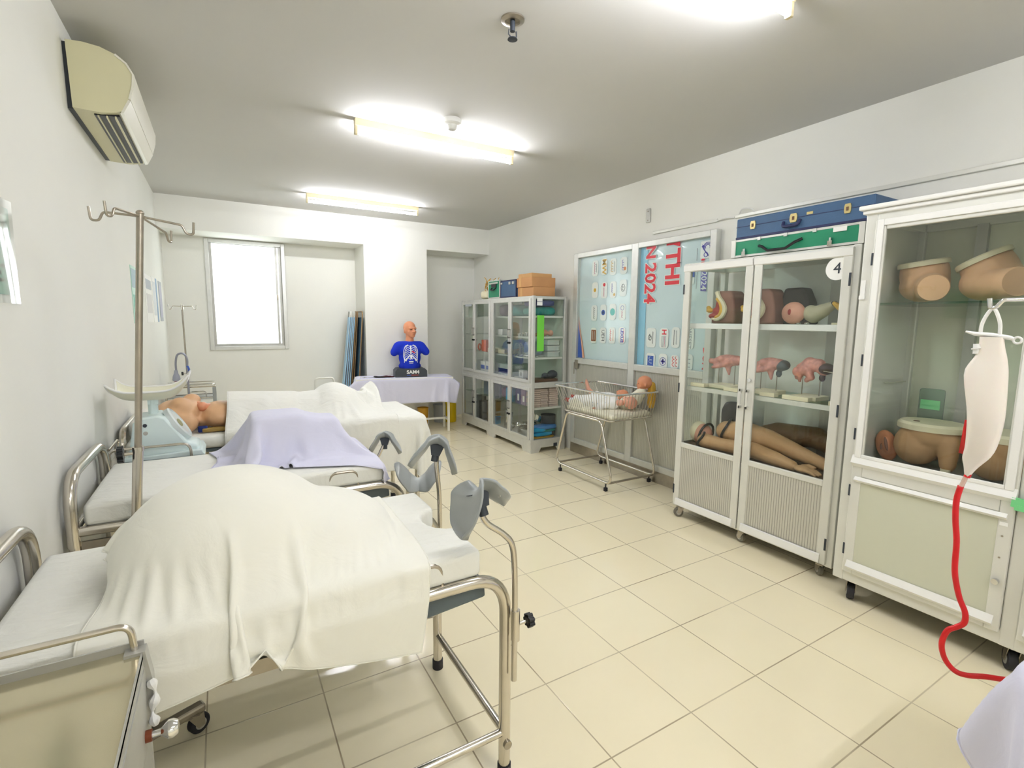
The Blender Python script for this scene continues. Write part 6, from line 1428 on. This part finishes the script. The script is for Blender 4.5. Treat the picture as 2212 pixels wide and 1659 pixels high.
# foreground cart
fcx = thing('instrument_cart', 'steel instrument cart by the nearest bed, with a knob on its side', 'cart', (-.33,.87,0))
x0, x1, y0, y1, zt = -.52, -.168, .52, 1.165, .83
M_tray2 = mat('dull_satin_steel', (200,192,164), .16, .75, noise=.06, nscale=6)
part(G().box((x0,y0,zt-.012),(x1,y1,zt-.004)), 'top_tray', M_tray2, fcx, smooth=0)
part(G().box((x0,y1-.004,zt-.012),(x1,y1,zt+.012)).box((x1-.003,y0,zt-.03),(x1,y1,zt)), 'tray_lip', M_alud, fcx, smooth=0)
part(G().box((x1-.004,y0,zt-.16),(x1+.002,y1-.03,zt-.03)), 'side_apron', M_alud, fcx, smooth=0)
part(G().prism([(x1-.03,zt-.14),(x1+.01,zt-.14),(x1+.012,zt-.06),(x1+.004,zt+.002),(x1-.03,zt+.002)], 'y', y1-.03, y1), 'corner_bracket', M_alud, fcx, smooth=0)
for x in (x0+.02, x1-.012):
    for y in (y0+.02, y1-.012): part(G().box((x-.011,y-.011,.08),(x+.011,y+.011,zt-.01)), 'leg', M_alud, fcx, smooth=0); caster(fcx, x, y, .09, .035, M_rubber, .8)
part(G().box((x0,y0,.22),(x1,y1,.23)), 'lower_shelf', M_alud, fcx, smooth=0)
part(G().tube(fillet([(x0+.01,y1-.012,zt),(x0+.01,y1-.012,zt+.055),(x1-.018,y1-.012,zt+.055),(x1-.014,y1-.012,zt-.005)],.025,7), .0065, 12), 'guard_rail', M_steel, fcx)
part(G().cyl((x1,y1-.09,zt-.135),(x1+.03,y1-.09,zt-.135),.006).lathe([(.006,0),(.012,.006),(.017,.012),(.017,.02),(.012,.028),(0,.03)], (x1+.026,y1-.09,zt-.135), R=Matrix.Rotation(PI/2,3,'Y')), 'knob', M_chrome, fcx)
part(G().cyl((x1-.005,y1-.09,zt-.135),(x1+.012,y1-.09,zt-.135),.011), 'knob_washer', mat('rusty_bronze',(128,66,40),.5,.4), fcx)
part(G().tube(spline([(x1+.008,y1-.03,zt-.06),(x1+.016,y1-.04,zt-.085),(x1+.010,y1-.05,zt-.115),(x1+.015,y1-.06,zt-.14)],6), [.006+.004*math.sin(k*.9) for k in range(19)], 8), 'cloth_tie', M_white, fcx)
# rolling base under the front bed
t = thing('rolling_base', 'grey tube base with a black caster on the floor under the nearest bed', 'rolling base', (-.2,1.93,0))
part(G().box((-.44,1.885,.075),(-.115,1.925,.105), Matrix.Rotation(.42,3,'Z')), 'base_tube', M_steeld, t, smooth=0, bevel=.008); part(G().box((-.32,1.90,.085),(-.30,2.18,.105)), 'cross_tube', M_steeld, t, smooth=0, bevel=.006)
caster(t, -.165, 1.95, .082, .035, M_rubber, .6, .014); caster(t, -.31, 2.16, .088, .035, M_rubber, .2, .014); caster(t, -.40, 1.86, .082, .035, M_rubber, .2, .014)
# ------------------------------------------------------------------ drip stand with the hanging bag at the right
sp = thing('drip_stand', 'drip stand showing only its bent arm at the right edge of the photo', 'drip stand', (2.34,.10,0))
part(G().tube(fillet([(2.34,.10,.03),(2.34,.10,1.565),(2.0,.545,1.557),(2.0,.558,1.535),(2.0,.572,1.532),(2.0,.576,1.562)],.012,5), .0062, 12), 'pole_and_arm', M_chrome, sp)
for k in range(4):
    a = k*PI/2+.3; part(G().tube([(2.34,.10,.05),(2.34+.2*math.cos(a),.10+.2*math.sin(a),.03)],.012,8).ell((2.34+.2*math.cos(a),.10+.2*math.sin(a),.02),.02), 'base_foot', M_steeld, sp)
hb_ = thing('enema_bag', 'white rubber bag on the drip arm with a red tube running down', 'drainage bag', (2.0,.56,1.0))
M_bag = mat('translucent_white_rubber', (240,232,222), .35, noise=.03, sss=.1)
secs = [(1.447,.532,.588,.016),(1.417,.528,.5855,.016),(1.395,.521,.588,.018),(1.36,.514,.608,.022),(1.335,.511,.618,.026),(1.26,.508,.602,.032),(1.2,.506,.592,.034),(1.14,.511,.5895,.03),(1.095,.519,.588,.024),(1.07,.533,.595,.018),(1.045,.552,.586,.014),(1.025,.562,.584,.011),(1.012,.568,.581,.008)]
P = []
for z, a, b, th in secs:
    c, h = (a+b)/2, (b-a)/2; row = []
    for k in range(24):
        q = 2*PI*k/24; s = math.sin(q); row.append(V((2.0+th*s*(1+.12*math.sin(q*3+z*20)), c+h*math.copysign(abs(math.cos(q))**.75, math.cos(q)), z)))
    P.append(row+[row[0]])
part(G().grid(P), 'bag', M_bag, hb_, smooth=180, subd=1)
part(G().tube([(2.0,.622,1.462),(2.0,.60,1.456),(2.0,.56,1.452),(2.0,.52,1.446),(2.0,.512,1.442)], [.003,.006,.0075,.0065,.005], 10).tube([(2.0,.503+.009*math.cos(a),1.439+.009*math.sin(a)) for a in [k*PI/8 for k in range(16)]], .0032, 8, closed=True), 'flange', M_white, hb_)
part(G().tube(spline([(2.0,.587,1.455),(2.0,.586,1.485),(2.0,.577,1.515),(2.0,.5655,1.535)],5), .0048, 10), 'strap', M_white, hb_); part(G().tube(spline([(2.0,.543,1.452),(2.0,.545,1.485),(2.0,.554,1.515),(2.0,.5645,1.536)],5), .0048, 10), 'strap', M_white, hb_)
part(G().cyl((1.995,.588,1.395),(1.995,.589,1.425),.010).cyl((1.995,.588,1.41),(1.995,.589,1.414),.014), 'neck_ring', M_white, hb_)
part(G().grid([[(2.02,.586,1.185),(2.02,.607,1.075)],[(2.015,.600,1.185),(2.015,.590,1.075)]]), 'red_back_panel', M_red, hb_, solid=.004)
part(G().cyl((2.0,.575,1.018),(2.0,.588,.965),.0062), 'clear_connector', mat('clear_pink_tube',(240,206,190),.2,trans=.3), hb_); part(G().cyl((2.0,.572,1.02),(2.0,.5755,1.008),.0085), 'red_ring', M_red, hb_)
tp = [(2.0,.587,.975),(2.0,.593,.927),(2.0,.590,.866),(2.0,.580,.792),(2.0,.577,.715),(2.0,.571,.67),(2.0,.556,.614),(1.998,.537,.572),(1.995,.535,.54),(1.99,.549,.519),(1.985,.569,.497),(1.98,.578,.458),(1.98,.575,.423),(1.985,.562,.39),(1.99,.538,.370),(2.0,.510,.371),(2.03,.46,.385),(2.10,.41,.36),(2.17,.36,.22),(2.21,.30,.08),(2.22,.24,.015),(2.20,.17,.0095)]
part(G().tube(spline(tp,6), .0082, 12), 'tube', M_red, hb_, smooth=180)
# ------------------------------------------------------------------ table corner at the lower right
rt = thing('side_table', 'table in the lower right corner under a white cloth, one tan leg showing', 'table', (1.8,.0,0))
part(G().box((1.465,-.345,.715),(2.095,.284,.739)), 'table_top', M_brown, rt, smooth=0)
for x in (1.50, 2.06):
    for y in (-.31, .25): part(G().box((x-.02,y-.02,0),(x+.02,y+.02,.715)), 'leg', mat('olive_painted_wood',(140,128,92),.5) if 'olive_painted_wood' not in MATS else MATS['olive_painted_wood'], rt, smooth=0)
def pin_r(x, y): return (x > 1.465) & (x < 2.095) & (y > -.345) & (y < .285)
pin_r.z = .751
XR_ = drape((1.755,.0), (1.05,1.02), .757, 46, [lambda P: sd_box(P,(1.455,-.355,.5),(2.105,.295,.744),.004)], steps=120, iters=10, seed=15, fric=.9, crumple=.001, pins=pin_r)
cloth(XR_, 'tablecloth', M_lav, 'white cloth over the table in the lower right corner of the photo', 'tablecloth')
t = thing('orange_cap', 'orange object edge on the white table at the right edge of the photo', 'cap', (1.86,.25,.745))
part(G().lathe([(0,0),(.03,0),(.032,.03),(.026,.05),(0,.052)], (1.78,.245,.7475)), 'cap', M_orange, t)
part(G().lathe([(.032,.01),(.034,.01),(.034,.02),(.032,.02)], (1.78,.245,.7475)), 'ridge', M_orange, t)
# ------------------------------------------------------------------ camera, sky, exposure
f_, yaw, pitch, roll = 1068.5357, math.radians(30.403), math.radians(7.278), math.radians(.514)
cyw, syw = math.cos(yaw), math.sin(yaw)
fw, rt_, up = V((syw,cyw,0)), V((cyw,-syw,0)), V((0,0,1))
f2 = fw*math.cos(pitch)-up*math.sin(pitch); u2 = up*math.cos(pitch)+fw*math.sin(pitch)
r3 = rt_*math.cos(roll)+u2*math.sin(roll); u3 = u2*math.cos(roll)-rt_*math.sin(roll)
cd = bpy.data.cameras.new('camera'); cam = bpy.data.objects.new('camera', cd); link(cam)
cd.sensor_fit = 'HORIZONTAL'; cd.sensor_width = 36; cd.lens = f_*36/2212; cd.clip_start = .02; cd.clip_end = 100
cam.matrix_world = Matrix.Translation((0,0,1.4824)) @ Matrix((r3, u3, -f2)).transposed().to_4x4()
sc.camera = cam
w = bpy.data.worlds.new('sky'); sc.world = w; w.use_nodes = True
bg = w.node_tree.nodes['Background']; bg.inputs['Color'].default_value = (.93,.97,1,1); bg.inputs['Strength'].default_value = 2.2
sc.view_settings.view_transform = 'Standard'; sc.view_settings.look = 'None'; sc.view_settings.gamma = 1; sc.view_settings.use_curve_mapping = False
sc.view_settings.exposure = EXPOSURE
cy = sc.cycles
cy.use_denoising = True; cy.max_bounces = 9; cy.diffuse_bounces = 5; cy.glossy_bounces = 4; cy.transmission_bounces = 4; cy.transparent_max_bounces = 16
cy.caustics_reflective = False; cy.caustics_refractive = False; cy.sample_clamp_indirect = 8
